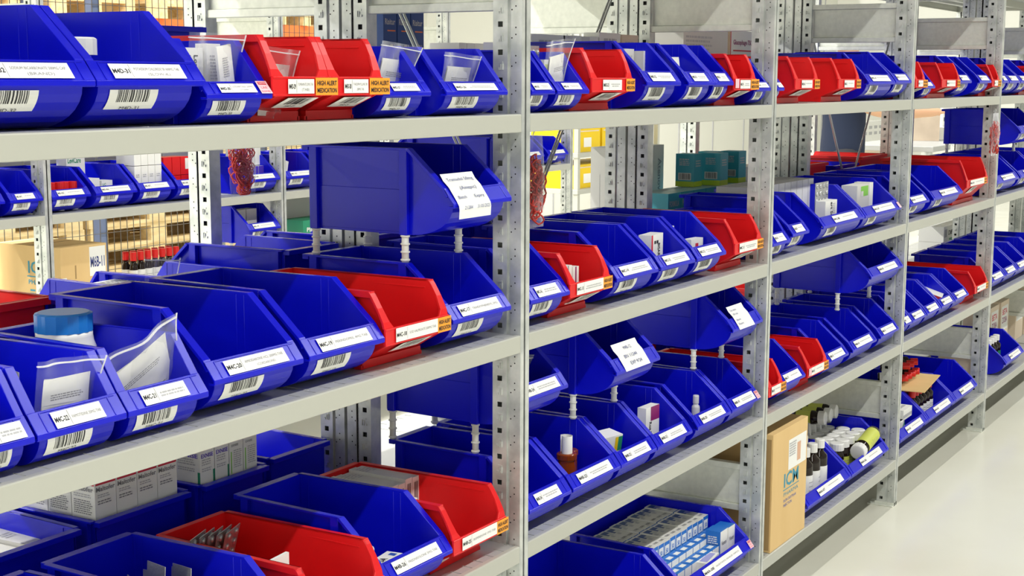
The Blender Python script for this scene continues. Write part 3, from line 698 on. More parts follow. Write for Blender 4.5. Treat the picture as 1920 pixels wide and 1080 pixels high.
zip_bag('clear zip bag with thick leaflet in the bin right of the red pair', -.340, .07, zb('D')+.004, .100, .112, .15, .2, .05, 8, pw=.92, ph=.74, plabel='thick folded leaflet right of the red pair on the top shelf')
zip_bag('clear zip bag with leaflet in the wide bin beside the first front post', -.150, .07, zb('D')+.004, .110, .098, .12, .2, .03, 11, pw=.85, ph=.74, plabel='folded leaflet in the wide top shelf bin beside the first front post')
# top shelf, second bay
for k in range(5):
    carton('medicine_box', 'narrow white box in the row of five left of the zip bag', 'medicine box', (.128+k*.0165), .155, zb('D'), .0155, .04, .126, 0, CARD, P_txt([('f','v','Brand',.4,.8,.3,.3,GINK)]), 'five narrow boxes in a top shelf bin')
carton('medicine_box', 'pale yellow-green box in the second bin of the second bay', 'medicine box', .186, .080, zb('D')+.006, .030, .018, .088, 0, [CARD, CARD, WHITE, CARD, CARD, CARD], P_txt([('f','r',.1,.5,.1,.9,mat('pale_lime', (.65,.75,.25), .5)), ('f','v','Ditrop',.65,.85,.2,.5,GINK)]))
blister('silver blister strip standing above the pale yellow-green box',   .182, .098, zb('D')+.02, .030, .100, (0, 0, 0), 'blister strips', 2, 4)
zip_bag('tall clear zip bag with leaflet left of the red bin in the second bay', .168, .050, zb('D')+.012, .085, .120, .1, .12, -.12, 14, pw=.85, ph=.74, plabel='folded leaflet left of the red bin in the second bay')
for k, (dx, hh, ww) in enumerate(((0, .092, .045), (.048, .088, .040), (.080, .060, .030))):
    carton('medicine_box', ['grey sided white box, tallest at left', 'white box with vertical print in the middle', 'short white box at right'][k]+' in the large blue bin', 'medicine box', .615+dx-.03, .115-.02*k, zb('D')+.030, ww, .03, hh, 0, [CARD, CARD, CARD if k else GREYC, CARD, CARD, GREYC], P_txt([('f','s',.2,.85,.6,7,.05,LINK)]), None)
carton('medicine_box', 'crumpled white box tipped over in the fifth bin of the second bay', 'medicine box', .775, .09, zb('D')+.062, .065, .035, .034, .5, CARD, P_txt([('f','s',.1,.8,.8,3,.1,GINK)]), ry=-.5)
carton('medicine_box', 'torn white box end beside the crumpled box on the top shelf', 'medicine box', .815, .11, zb('D')+.062, .035, .03, .035, -.3, CARD, None, rx=.5)
carton('medicine_box', 'white box in the first red bin of the third bay', 'medicine box', 1.36, .09, zb('D')+.002, .03, .05, .115, 0, CARD, None)
carton('medicine_box', 'slim white box beside it in the first red bin of the third bay', 'medicine box', 1.395, .09, zb('D')+.002, .028, .05, .112, 0, CARD, None)
blister('silver blister strip in the second red bin of the third bay', 1.70, .06, zb('D')+.03, .05, .085, (0, 0, .1), 'blister strips', 2, 3)
carton('medicine_box', 'cream box under the blister strip in the third bay red bin', 'medicine box', 1.70, .09, zb('D'), .04, .03, .07, 0, CREAM, None)
carton('paper_slip', 'white paper slip in the wide blue bin of the third bay top shelf', 'paper slip', 2.02, .12, zb('D')+.03, .085, .003, .06, .2, WHITE, None)

# --- upper middle shelf contents
bottle('tablet_jar', 'large white jar with blue lid in a blue bin, upper middle shelf', -.890, .205, zb('C'), .0420, .140, .026, WPL, CAPB, neck=.90, capr=.0375, cat='jar')
t = zip_bag('clear zip bag with printed leaflet in the second bin, upper middle shelf', -1.030, .055, zb('C')+.018, .090, .100, .0, .12, .02, 21, pw=.85, ph=.74, plabel='printed leaflet in the second bin of the upper middle shelf')
t = zip_bag('crumpled clear zip bag tilted in the bin with the blue-lidded jar', -.880, .062, zb('C')+.030, .135, .105, .05, .2, -.40, 24, pw=.80, ph=.74, plabel='tilted printed leaflet in front of the blue-lidded jar')
for k in range(9):
    blister('silver blister strip in the bundle held by a red rubber band', -1.088+.0042*k, .155-.004*k, zb('C')+.001, .05, .088+.004*(k % 3), (.05, .0, 1.30), 'banded blister strips', 2, 5)
b = MB(); R = [(-1.098, .13), (-1.075, .10), (-1.045, .095), (-1.035, .13), (-1.06, .17), (-1.095, .16), (-1.098, .13)]
b.tube([(x, y, zb('C')+.032+.003*i % .004) for i, (x, y) in enumerate(R)], .0016, RUBBER, 6); tag(b.build('rubber_band'), 'red rubber band around the blister strips', 'rubber band')
for k in range(5): blister('silver blister strip in the leftmost bin of the upper middle shelf', -1.160+.008*k, .10, zb('C'), .045, .060+.004*(k % 2), (.1, 0, 1.2), 'leftmost blister strips', 2, 4)
carton('medicine_box', 'crumpled white box peeping over the wall of the fourth bin', 'medicine box', -.590, .16, zb('C'), .030, .02, .095, .2, CARD, None)
carton('medicine_box', 'white box behind the red bin beside the raised bin legs', 'medicine box', -.205, .115, zb('C')+.0, .020, .03, .118, .1, CARD, P_txt([('f','v','Tab 30',.4,.9,.3,.5,GINK)]))
carton('paper_slip', 'white paper slip inside the raised bin with the handwritten note', 'paper slip', -.215, .14, 1.134, .02, .003, .125, .1, WHITE, None)
carton('medicine_box', 'white box with dark stripe in the red bin right of the post', 'medicine box', .218, .06, zb('C')+.018, .026, .04, .075, 0, CARD, P_txt([('f','r',.35,.5,.0,1,GINK)]))
carton('medicine_box', 'slim red and white box beside the striped box in the red bin', 'medicine box', .247, .06, zb('C')+.018, .024, .04, .070, 0, CARD, P_txt([('f','r',.4,.6,.0,1,MAROON)]))
carton('medicine_box', 'white box with red corner and dark print in the middle blue bin', 'medicine box', .655, .075, zb('C')+.046, .075, .03, .068, .1, CARD, P_txt([('f','r',.0,.13,.3,1,RINK), ('f','v','BISARTE',.55,.7,.18,.6,INK), ('f','s',.25,.8,.4,1,.1,INK)]))
carton('medicine_box', 'white box edge behind the red-cornered box', 'medicine box', .590, .12, zb('C')+.050, .03, .02, .075, .3, CARD, None)
carton('medicine_box', 'white box with pale blue edge in the right blue bin, second bay', 'medicine box', .800, .10, zb('C')+.055, .032, .02, .062, .3, CARD, P_txt([('f','r',.0,1,.0,.3,mat('pale_blue', (.35,.55,.8), .5))]))
carton('medicine_box', 'small box with red heart shape in the right blue bin, second bay', 'medicine box', .850, .06, zb('C')+.052, .06, .02, .035, -.05, CARD, P_txt([('f','r',.35,.6,.3,.7,RINK)]))
carton('leaflet', 'white leaflet edge in the red bin beside the second post', 'leaflet', .985, .18, zb('C')+.03, .03, .02, .085, 0, WHITE, None)
for k in range(10):
    carton('medicine_box', 'grey topped white box in the row of ten, third bay', 'medicine box', 1.50+k*.048, .22, zb('C')+.035, .045, .11, .125, 0, [CARD, GREYC, CARD, CARD, CARD, GREYC], P_txt([('t','s',.1,.9,.7,5,.05,LINK)]), 'row of ten boxes in a wide bin')
blister('blister strip behind the white standing box in the third bay', 1.800, .085, zb('C')+.075, .11, .085, (0, 0, 0), 'blister strips', 4, 4)
carton('medicine_box', 'grey white box printed Standa below the blister strip', 'medicine box', 1.785, .065, zb('C')+.020, .10, .03, .090, 0, CARD, P_txt([('f','v','art Standa',.45,.95,.18,.8,INK), ('f','s',.6,.9,.25,8,.03,LINK)]))
carton('medicine_box', 'white box with green corner standing in a third bay wide bin', 'medicine box', 2.155, .10, zb('C')+.006, .12, .05, .125, 0, [CARD, CARD, GREYC, CARD, CARD, CARD], P_txt([('f','r',.3,.9,.72,.97,LGREEN), ('f','r',.3,.5,.72,.85,GREYC,.0006), ('f','v','Tab',.12,.3,.08,.2,GINK)]))
carton('medicine_box', 'white side box beside the green-cornered box', 'medicine box', 2.235, .10, zb('C')+.006, .035, .05, .128, 0, CARD, None)

# --- lower middle shelf contents
for k in range(7):
    carton('medicine_box', 'white barcoded medicine box in the row at back of the red bin', 'medicine box', -.236+k*.0220, .245, zb('B'), .0203, .13, .116+.0018*((k*3) % 4), 0, [CARD, GREYC, CARD, CARD, CARD, CARD], P_txt([('f','b',.2,.8,.5,.92), ('t','s',.1,.9,.8,4,.03,LINK), ('f','s',.2,.4,.6,3,.04,LINK)]), 'boxes in the red bin beside the first post')
bottle('measuring_cup', 'white plastic ring tub in the blue bin M4B-26', -.375, .10, zb('B'), .021, .075, .010, neck=.98, capr=.021, cat='tub')
carton('medicine_box', 'flat white box printed with a navy square in the bin M4B-26', 'medicine box', -.350, .055, zb('B')+.035, .060, .05, .022, .15, CARD, P_txt([('t','t','DA',.1,.6,.25,.3,INK), ('t','r',.7,.9,.55,.8,BINK), ('f','t','Firialta',.15,.2,.4,.5,GINK)]))
carton('medicine_box', 'small white barcoded box in the red bin M4B-25', 'medicine box', -.205, .075, zb('B')+.01, .035, .05, .050, .1, CARD, P_txt([('f','b',.2,.9,.2,.8)]))
carton('leaflet', 'curled white leaflet in the red bin M4B-25', 'leaflet', -.232, .10, zb('B')+.02, .035, .006, .10, .1, WHITE, None)
carton('leaflet', 'curled white leaflet in the red bin at the bottom left', 'leaflet', -.582, .10, zb('B')+.02, .045, .006, .10, .1, WHITE, None)
rnd = random.Random(3)
for k in range(8): blister('silver blister strip standing in the blue bin at bottom left', -.825+.017*k, .17+.02*(k % 3), zb('B')+.055, .05, .060+rnd.random()*.03, (.1, .1*rnd.random(), 1.0+.5*rnd.random()), 'blister strips at bottom left', 2, 4)
for k in range(5): blister('silver blister strip bundled in the red bin at bottom left', -.600+.013*k, .25, zb('B')+.045, .06, .088, (.06*k, 0, .35), 'blister strips in the red bottom left bin', 2, 5)
t = bottle('amber_vial', 'amber vial with rolled white paper in the bin beside the first post', .298, .085, zb('B'), .019, .088, .012, AMBER, AMBER, neck=.92, cat='vial')
b = MB(); R = []
for i in range(15):
    a = i*.55; r = .007+.0006*i; R.append([(r*math.cos(a), r*math.sin(a), 0), (r*math.cos(a), r*math.sin(a), .042)])
b.rings(R, WHITE, False, False, True); tag(b.build('rolled_leaflet', None, 0, (.296, .085, zb('B')+.082)), 'rolled white leaflet sticking out of the amber vial', 'leaflet')
bottle('amber_vial', 'second dark amber vial beside the one holding the leaflet', .335, .10, zb('B'), .017, .085, .010, AMBER, AMBER, neck=.92, cat='vial')
carton('medicine_box', 'blue-white box with open flaps in the bin beside the first post', 'medicine box', .205, .15, zb('B')+.004, .055, .045, .085, .2, [CARD, CARD, mat('lavender_carton', (.3,.3,.7), .5), CARD, CARD, CARD], None)
carton('medicine_box', 'opened white box with green and yellow end, second bay', 'medicine box', .465, .085, zb('B')+.055, .060, .04, .040, -.25, CARD, P_txt([('f','r',.62,.78,.1,.9,YELL), ('f','r',.78,1,.1,.9,GREEN)]), rx=.15)
carton('medicine_box', 'white box standing left of the maroon-topped box', 'medicine box', .605, .12, zb('B')+.03, .03, .03, .082, .1, CARD, P_txt([('f','s',.2,.9,.6,8,.03,LINK)]))
carton('leaflet', 'white curled leaflet left of the maroon-topped box', 'leaflet', .572, .13, zb('B')+.045, .03, .004, .085, .1, WHITE, None)
carton('medicine_box', 'white box with maroon top corner standing in a second bay bin', 'medicine box', .668, .08, zb('B')+.030, .062, .022, .085, -.05, CARD, P_txt([('f','r',.35,1,.62,1,MAROON), ('f','v','Roz 20',.25,.6,.18,.4,INK)]))
for k in range(2):
    carton('medicine_box', ['pink edged white box', 'plain white box'][k]+' seen under the raised bin in the second bay', 'medicine box', .46+k*.10, .46, ZL['B']+.001, .085, .08, .19-.01*k, .1, CARD, P_txt([('f','r',0,1,.9,1,PINK), ('l','r',0,1,.5,.6,PINK)]))
bottle('ointment_tube', 'small white capped bottle in the bin below the fourth raised bin', .93, .08, zb('B')+.02, .010, .07, .02)
# --- bottom shelf contents
rows = 0
for r_ in range(2):
    for k in range(11):
        carton('inhaler_box', 'flat blue and grey inhaler box, %s row in the wide bottom bin' % ['back', 'front'][r_], 'medicine box', .762+k*.0330, (.243, .158)[r_], zb('A')+.010, .0306, .082, .112+.0012*((k*5+r_*3) % 3), 0, [CARD, GREYC, BOXB, CARD, CARD, CARD], P_txt([('t','r',.08,.92,.62,.92,NAVYC), ('t','r',.30,.92,.56,.74,FOIL,.0007), ('t','r',.08,.45,.44,.56,LINK), ('t','t','100',.2,.14,.10,.6,GINK), ('f','r',.12,.88,.72,.92,CARD), ('f','t','50',.3,.75,.1,.4,BOXB)]), ['back', 'front'][r_]+' row of inhaler boxes')
for r_ in range(2):
    for k in range(8):
        carton('inhaler_box', 'small blue-topped inhaler box in the %s short row' % ['rear', 'front'][r_], 'medicine box', .795+k*.041, .098-.034*r_, zb('A')+.012-.003*r_, .038, .031, .078-.010*r_, 0, [CARD, BOXB, CARD, CARD, CARD, BOXB], P_txt([('t','r',.2,.8,.3,.7,CARD), ('f','t','Ventri',.15,.55,.12,.7,GINK), ('f','r',0,1,.0,.2,BINK), ('l','s',.2,.8,.6,6,.04,CARD)]), ['rear', 'front']
 [r_]+' short inhaler boxes')
carton('inhaler_box', 'blue inhaler box standing tall at right front of the wide bottom bin', 'medicine box', 1.045, .066, zb('A')+.02, .045, .040, .092, 0, [CARD, BOXB, CARD, CARD, CARD, BOXB], P_txt([('l','s',.15,.85,.7,9,.03,CARD), ('f','t','Ventri',.15,.6,.12,.7,GINK)]))
carton('inhaler_box', 'second tall white inhaler box beside the blue sided one', 'medicine box', 1.094, .066, zb('A')+.02, .042, .040, .090, 0, [CARD, BOXB, CARD, CARD, CARD, CARD], P_txt([('f','t','Ventri',.15,.6,.12,.7,GINK), ('f','s',.2,.4,.6,3,.04,RINK)]))
carton('inhaler_box', 'white inhaler box lying on its side at front of the bottom bin', 'medicine box', .930, .040, zb('A')+.045, .09, .032, .030, .12, [CARD, CARD, CARD, CARD, CARD, CARD], P_txt([('t','r',.1,.9,.2,.8,mat('lilac_print', (.4,.4,.75), .5))]))
for k in range(3):
    carton('medicine_box', ['bottom', 'middle', 'top'][k]+' grey white box with green stripe stacked at the post foot', 'medicine box', .125, .16, ZL['A']+.001+k*.0245, .225, .12, .024, 0, [CARD, GREYC, CARD, CARD, CARD, GREYC], P_txt([('f','r',0,1,.62,.84,GREEN), ('t','r',0,1,.6,.78,GREEN), ('t','s',.1,.5,.5,3,.05,LINK), ('f','t','GLYCERIN',.45,.2,.3,.4,GREEN)]))
# kraft carton with printed logo
def kraft_prints(b, sx, sy, sz):
    b.rect((-sx/2, -sy/2, 0), X_, Z_, .45*sx, .97*sx, .62*sz, .88*sz, WHITE)
    b.strokes((-sx/2+.47*sx, -sy/2-.0005, .85*sz), X_, Z_, .2*sx, 6, .0035, LINK, 2)
    b.rect((-sx/2, -sy/2, 0), X_, Z_, .70*sx, .80*sx, .66*sz, .82*sz, mat('tan_print', (.75,.45,.3), .6), .0007)
    b.text('ICM', (-sx/2+.34*sx, -sy/2, .49*sz), X_, Z_, .038, LOGO, w=.42*sx, bold=True)
    b.rect((-sx/2, -sy/2, 0), X_, Z_, .32*sx, .78*sx, .462*sz, .470*sz, LOGO)
    b.text('PHARMA', (-sx/2+.34*sx, -sy/2, .41*sz), X_, Z_, .011, LOGO, w=.42*sx)
    b.text('IRON DEXTRAN', (-sx/2+.34*sx, -sy/2, .36*sz), X_, Z_, .008, BINK, w=.36*sx); b.text('INJECTION', (-sx/2+.34*sx, -sy/2, .32*sz), X_, Z_, .008, BINK, w=.24*sx)
    b.rect((-sx/2, -sy/2, sz), X_, Y_, 0, sx, sy*.48, sy*.50, KRAFTD, .0006)
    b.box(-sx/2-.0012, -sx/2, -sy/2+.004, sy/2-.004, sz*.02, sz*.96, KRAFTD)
carton('shipping_carton', 'tall brown cardboard carton printed ICM PHARMA on the bottom shelf', 'cardboard box', 1.388, .135, ZL['A']+.001, .260, .262, .318, 0, KRAFT, kraft_prints)
carton('shipping_carton', 'brown carton with arrow marks on the rear rack bottom shelf', 'cardboard box', 1.55, .60, ZL['A']+.001, .45, .3, .34, 0, KRAFT, P_txt([('f','r',.55,.70,.45,.68,KRAFTD), ('f','r',.56,.69,.47,.66,KRAFT,.0006), ('l','r',.2,.4,.5,.7,KRAFTD)]))
# syrup bottles
for r_ in range(3):
    for k in range(4):
        bottle('syrup_bottle', 'white capped syrup bottle beside the brown carton', 1.615+k*.062+.01*r_, .065+.055*r_, zb('A')+.004+.002*r_, .024, .178, .026, DGLASS, WPL, (WHITE, .08, .66), (0,0,.4*k), 'syrup bottles beside the brown carton', .5)
for r_ in range(3):
    for k in range(5):
        bottle('supplement_bottle', 'short dark bottle with white cap, standing in the bottle bin', 2.02+k*.052, .085+.050*r_, zb('A')+.003, .023, .116-.002*r_, .022, DGLASS, WPL, (OLIVE, .1, .7), (0,0,0), 'standing bottles in the third bay', .8)
for k in range(5):
    bottle('supplement_bottle', 'white capped dark bottle lying on the standing bottles', 2.06+k*.050, .29, zb('A')+.122, .023, .10, .022, DGLASS, WPL, (OLIVE, .1, .7), (PI/2-.1, 0, .25), 'lying bottles in the third bay', .8)
for k in range(3):
    bottle('supplement_bottle', 'bottle with olive label lying in the upper front row, third bay', 2.12+k*.055, .26, zb('A')+.160, .023, .10, .022, DGLASS, WPL, (OLIVE, .1, .7), (PI/2-.05, 0, .1), 'upper lying bottles in the third bay', .8)
bottle('supplement_bottle', 'single dark bottle with lime label lying across the front of the bin', 2.235, .036, zb('A')+.112, .024, .165, .026, DGLASS, WPL, (OLIVE, .1, .85), (0, -PI/2-.18, .0), None, .85)
# boxes and red capped bottles, fourth bay
for k in range(6):
    carton('medicine_box', ['white', 'green edged', 'pale green', 'plain', 'green striped', 'white topped'][k]+' box in the loose pile, first bottom bin of the fourth bay', 'medicine box', 2.53+.05*(k % 3), .07+.07*(k//3), zb('A')+.05+.03*(k//2), .10, .06, .035, .2*(k % 2), [CARD, CARD, CARD, CARD, CARD, CARD], P_txt([('t','r',.1,.9,.3,.5,LGREEN if k % 2 else LINK), ('f','r',0,1,.2,.5,GREEN if k in (1,4) else LINK)]))
for r_ in range(2):
    for k in range(6):
        bottle('syrup_bottle', 'small dark bottle with red cap standing under the brown board', 2.80+k*.042, .075+.05*r_, zb('A')+.004, .019, .140, .028, DGLASS, CAPR, (WHITE, .08, .62), (0,0,0), 'red capped bottles under the board', .55)
b = MB(); b.box(-.165, .165, -.09, .09, 0, .003, KRAFT); tag(b.build('cardboard_sheet', None, 0, (2.91, .125, zb('A')+.147), (0, 0, .1)), 'brown cardboard divider sheet lying on the red capped bottles', 'cardboard sheet')
for k in range(7):
    bottle('syrup_bottle', 'dark bottle with red cap lying on the cardboard divider', 2.80+(k % 4)*.048+.02*(k//4), .20, zb('A')+.173+.040*(k//4), .019, .105, .026, DGLASS, CAPR, (WHITE, .08, .6), (PI/2-.05, 0, .3), 'red capped bottles lying on the board', .55)
carton('medicine_box', 'small cream carton printed 10 standing past the fourth post', 'cardboard box', 3.68, .12, ZL['A']+.001, .13, .16, .17, 0, CREAM, P_txt([('f','t','10',.2,.5,.15,.5,GINK), ('f','s',.1,.3,.7,3,.04,LINK)]))
for r_ in range(2):
    for k in range(4):
        bottle('syrup_bottle', 'white capped bottle with green label past the fourth post', 3.99+k*.048, .09+.05*r_, zb('A')+.01, .021, .13, .024, DGLASS, WPL, (GREEN, .08, .6), (0,0,0), 'green labelled bottles in the fifth bay', .55)
for k in range(4):
    carton('medicine_box', ['first', 'second', 'third', 'fourth'][k]+' cream and maroon box from the left, fifth bay bottom shelf', 'medicine box', (4.40, 4.60, 4.92, 5.12)[k], .22, ZL['A']+.001, .16, .12, .225, 0, [CREAM, CREAM, CREAM, CREAM, CREAM, CREAM], P_txt([('f','r',.1,.9,.4,.9,CARD), ('f','t','BETA',.2,.72,.12,.6,RINK), ('f','t','ZOBA',.2,.55,.12,.6,MAROON)]))

# lower-shelf box in bin of fourth bay
carton('medicine_box', 'white box with orange end in a lower middle bin of the fourth bay', 'medicine box', 2.97, .07, zb('B')+.06, .12, .07, .03, .2, [CARD, CARD, CARD, RINK, CARD, RINK], None, rx=.3)
zip_bag('clear zip bag in the raised bin right of the first front post', .105, .11, .754, .12, .115, .2, .15, .1, 31, pw=.8, ph=.5, plabel='white leaflet in the raised bin right of the first front post')

# ---------------------------------------------------------------- rear rack contents (seen through the near rack)
GB = 'open bins in the rear rack'
def rear_bin(x0, x1, cls, lv, label, y=.735): return make_bin(x0, x1, cls, y, ZL[lv]+.0006, label, None, PI, 0, group=GB)
for (x0, x1, cls, y, lb) in ((-.905, -.72, 'R', .74, 'red bin facing away behind the leftmost blue bins, upper middle shelf'),
                          (-.695, -.515, 'M', .712, 'low blue bin facing away in front of the brown carton'),
                          (-.42, -.235, 'M', .712, 'low blue bin facing away beside the stacked leaflet boxes'),
                          (-.41, -.245, 'L', .705, ''), (-.225, -.05, 'L', .715, 'blue bin facing away behind the raised bin with the handwritten note')):
    if lb: rear_bin(x0, x1, cls, 'C', lb, y)
rear_bin(.02, .21, 'L', 'C', 'blue bin facing away just right of the first front post', .735)
rear_bin(.23, .42, 'L', 'C', 'second blue bin facing away right of the first front post', .735)
rear_bin(.44, .64, 'L', 'C', 'third blue bin facing away right of the first front post', .735)
rear_bin(2.44, 2.80, 'Q', 'C', 'wide red bin facing away in the fourth bay, upper middle shelf', .735)
rear_bin(2.84, 3.14, 'L', 'C', 'blue bin facing away in the fourth bay, upper middle shelf', .735)
rear_bin(3.16, 3.50, 'Q', 'C', 'second wide red bin facing away in the fourth bay', .735)
t = make_bin(.515, .70, 'L', .735, 1.117, 'blue raised bin facing away, seen through the second bay', None, PI, 0, group=GH, legs=.0465, nolabel=True)
rear_bin(-1.18, -.98, 'L', 'B', 'blue bin facing away at far left of the lower middle shelf', .735)
rear_bin(-.97, -.684, 'L', 'B', 'blue bin facing away holding grey white boxes, lower middle shelf', .735)
rear_bin(-.678, -.440, 'L', 'B', 'blue bin facing away holding the red and white iron boxes', .735)
rear_bin(-.434, -.238, 'L', 'B', 'blue bin facing away holding the nasal spray boxes', .735)
rear_bin(-.232, -.035, 'L', 'B', 'blue bin facing away left of the paired rear posts', .755)
for k, (x0, x1, c) in enumerate(((1.24,1.42,'R'), (1.45,1.72,'L'), (1.75,2.05,'L'), (2.44,2.62,'R'), (2.66,2.98,'L'), (3.02,3.4,'L'))):
    rear_bin(x0, x1, c, 'B', '%s bin facing away, %s along the rear rack lower middle shelf' % ('red' if c == 'R' else 'blue', ORD[k+5]))
for k, (x0, x1) in enumerate(((2.44,2.8), (2.83,3.2), (3.22,3.55), (3.64, 4.0), (4.03, 4.36), (4.4, 4.74))):
    rear_bin(x0, x1, 'L', 'D', 'blue bin facing away, %s along the rear rack top bin shelf' % ORD[k+1])
rear_bin(-.52, -.34, 'L', 'D', 'blue bin facing away behind the large top shelf bins', .765)
PMALT = P_txt([('f','r',.04,.98,.935,.98,RINK), ('l','r',.02,.98,.935,.98,RINK), ('f','t','Maltofer',.06,.885,.038,.88,GINK), ('l','t','Maltofer',.06,.885,.038,.88,GINK), ('f','s',.12,.86,.6,2,.009,LINK), ('f','s',.12,.81,.7,2,.010,GINK), ('l','s',.1,.86,.8,2,.009,LINK), ('l','s',.1,.81,.8,7,.009,GINK), ('t','r',.05,.95,.05,.10,RINK), ('t','s',.1,.9,.8,3,.02,LINK)])
for r_ in range(3):
    for k in range(4):
        carton('medicine_box', 'white iron supplement box with red top band, %s row' % ['near', 'middle', 'rear'][r_], 'medicine box', -.622+k*.0462, .457+r_*.056, zb('B'), .0452, .054, .208, 0, [CARD, GREYC, CARD, CARD, CARD, CARD], PMALT, '%s row of red banded boxes' % ['near', 'middle', 'rear'][r_])
PEXN = P_txt([('f','t','EXNISE',.08,.925,.036,.84,VIOLET), ('l','t','EXNISE',.08,.925,.036,.84,VIOLET), ('f','s',.12,.91,.7,3,.011,LINK), ('l','s',.12,.91,.7,3,.011,LINK), ('f','s',.12,.83,.7,2,.010,LINK), ('l','s',.12,.83,.7,2,.010,LINK), ('f','r',.90,1,.60,.80,GREEN), ('l','r',.90,1,.60,.80,GREEN), ('t','r',.1,.9,.2,.8,LINK)])
PEX2 = P_txt([('f','t','EXNISE',.15,.945,.02,.5,GINK), ('f','r',.1,.17,.70,.90,LGREEN), ('f','s',.3,.91,.6,9,.010,LINK), ('l','s',.1,.93,.7,8,.012,LINK), ('t','r',.1,.9,.2,.8,LINK)])
for r_ in range(2):
    for k in range(4):
        carton('medicine_box', 'white nasal spray box, %s of the %s row' % (ORD[k], ['near', 'rear'][r_]), 'medicine box', -.388+k*.0375, .458+r_*.064, zb('B')+.001, .0355, .060, .200, 0, [CARD, GREYC, CARD, CARD, CARD, CARD], PEXN if k < 2 else PEX2, 'white nasal spray boxes')
for k in range(6):
    carton('medicine_box', 'grey white narrow box lying in the bin at far bottom left', 'medicine box', -.93+k*.043, .52, zb('B')+.05, .040, .16, .05+.006*(k % 3), .05, GREYC, P_txt([('t','s',.2,.8,.6,3,.03,LINK)]), 'grey boxes in far left bin')
for k in range(3):
    carton('medicine_box', ['small', 'grey', 'flat'][k]+' white box in the bin beside the paired rear posts', 'medicine box', -.20+k*.045, .50+.03*k, zb('B')+.05, .045, .04, .035, .4*k, CARD, None)
carton('shipping_carton', 'large kraft carton printed ICM with slip marked M6B-11', 'cardboard box', 1.290, 2.745, ZL['B']+.001, .21, .33, .265, 0, KRAFT, P_txt([('l','t','ICM',.50,.64,.16,.30,LOGO), ('l','r',.48,.84,.585,.60,LOGO), ('l','t','PHARMA',.50,.49,.06,.34,LOGO), ('l','s',.52,.42,.25,2,.025,LOGO), ('f','r',.62,.97,.58,.97,WHITE), ('f','t','M6B-11',.64,.70,.14,.31,PENI), ('t','r',0,1,.48,.52,KRAFTD), ('f','s',.30,.75,.03,1,.18,KRAFTD), ('f','r',.02,.12,.1,.6,WHITE)]))
for k in range(4):
    carton('leaflet_pack', ['lowest', 'second', 'third', 'uppermost'][k]+' white printed pack in the flat pile behind the blue bins', 'leaflet pack', -.41, .56, ZL['C']+.045+k*.014, .15, .12, .0135, .05*k-.05, [CARD]*6, P_txt([('t','s',.1,.9,.8,8,.04,GINK)]))
for k in range(14):
    bottle('syrup_bottle', 'small dark bottle with red cap packed behind the kraft carton', 1.60+(k % 7)*.037, 2.66+.04*(k//7), ZL['B']+.001, .0165, .205, .032, DGLASS, CAPR, (WHITE, .3, .8), (0,0,0), 'red capped bottles packed in a rear bin', .6)
zip_bag('clear zip bag standing in front of the red capped bottles', -.40, .52, ZL['C']+.06, .07, .085, .0, 0, .1, 41)
zip_bag('clear zip bag standing at far left by the kraft carton', -.82, .50, ZL['C']+.03, .07, .095, .3, 0, .25, 42)
for k, (x, zz, nm) in enumerate(((.267,.085,'top left'), (.317,.085,'top middle'), (.367,.085,'top right'))):
    carton('medicine_box', 'dark blue carton, %s of the stack behind the top shelf bins' % nm, 'medicine box', x, .56, ZL['D']+.115, .047, .12, .088, 0, NAVYC, P_txt([('f','t','Risitur',.12,.66,.14,.76,LINK), ('f','r',.3,.9,.5,.53,RACKO), ('f','s',.5,.2,.4,1,.06,LINK)]))
for k, (x, ww, nm) in enumerate(((.302,.115,'wide lower left'), (.400,.070,'lower right'))):
    carton('medicine_box', 'dark blue carton, %s of the stack behind the top shelf bins' % nm, 'medicine box', x, .56, ZL['D']+.001, ww, .12, .112, 0, NAVYC, P_txt([('f','r',.3 if k else .62,.5 if k else .76,.55,.8,RACKO), ('f','v','risitur',.3 if k else .62,.5,.14,.4,CARD), ('f','r',.55 if k else .8,.9,.62,.84,CREAM), ('f','s',.05,.85,.4,10,.03,LINK)]))
# boxes behind top bins in the second bay
for k, (x, ww, hh, txt, c) in enumerate(((.645,.150,.160,'20 mg',CARD), (.7345,.042,.160,'',GREYC), (.7775,.042,.161,'',CARD), (.8205,.042,.160,'',GREYC), (.8635,.042,.161,'',CARD), (.946,.11,.172,'20 mg',CARD))):
    carton('medicine_box', ['long grey white box at left', 'first narrow', 'second narrow', 'third narrow', 'fourth narrow', 'taller white'][k]+' box in the row behind the second bay top bins', 'medicine box', x+.02, .367, ZL['D']+.001, ww, .044, hh, 0, [CARD, CARD, c, CARD, CARD, CARD], P_txt([('f','s',.2,.92,.6,1,.04,LINK)]+([('f','t',txt,.45,.7,.09,.4,GINK)] if txt else [('f','v','Brand',.5,.9,.3,.4,GINK)])))
carton('medicine_box', 'white box marked 20 mg beside the row behind the top bins', 'medicine box', 1.075, .367, ZL['D']+.001, .09, .044, .170, 0, [CARD, CREAM, CREAM, CARD, CARD, CREAM], P_txt([('f','t','20 mg',.2,.62,.08,.6,INK), ('f','s',.2,.9,.5,1,.03,LINK)]))
carton('medicine_box', 'wide grey box behind the top bins near the second post', 'medicine box', 1.74, .50, ZL['D']+.001, .32, .14, .205, 0, [CARD, CARD, GREYC, CARD, CARD, GREYC], P_txt([('f','s',.05,.9,.6,6,.03,LINK)]))
carton('medicine_box', 'white box with red rule and 750 mg print near the second post', 'medicine box', 2.06, .50, ZL['D']+.001, .28, .14, .208, 0, [CARD, CARD, CARD, CARD, CARD, CREAM], P_txt([('f','r',0,.02,0,1,RINK), ('f','t','Glucophage 750 mg',.08,.80,.07,.65,MAROON), ('f','r',.08,.68,.70,.72,RINK), ('f','s',.08,.62,.5,3,.03,LINK)]))
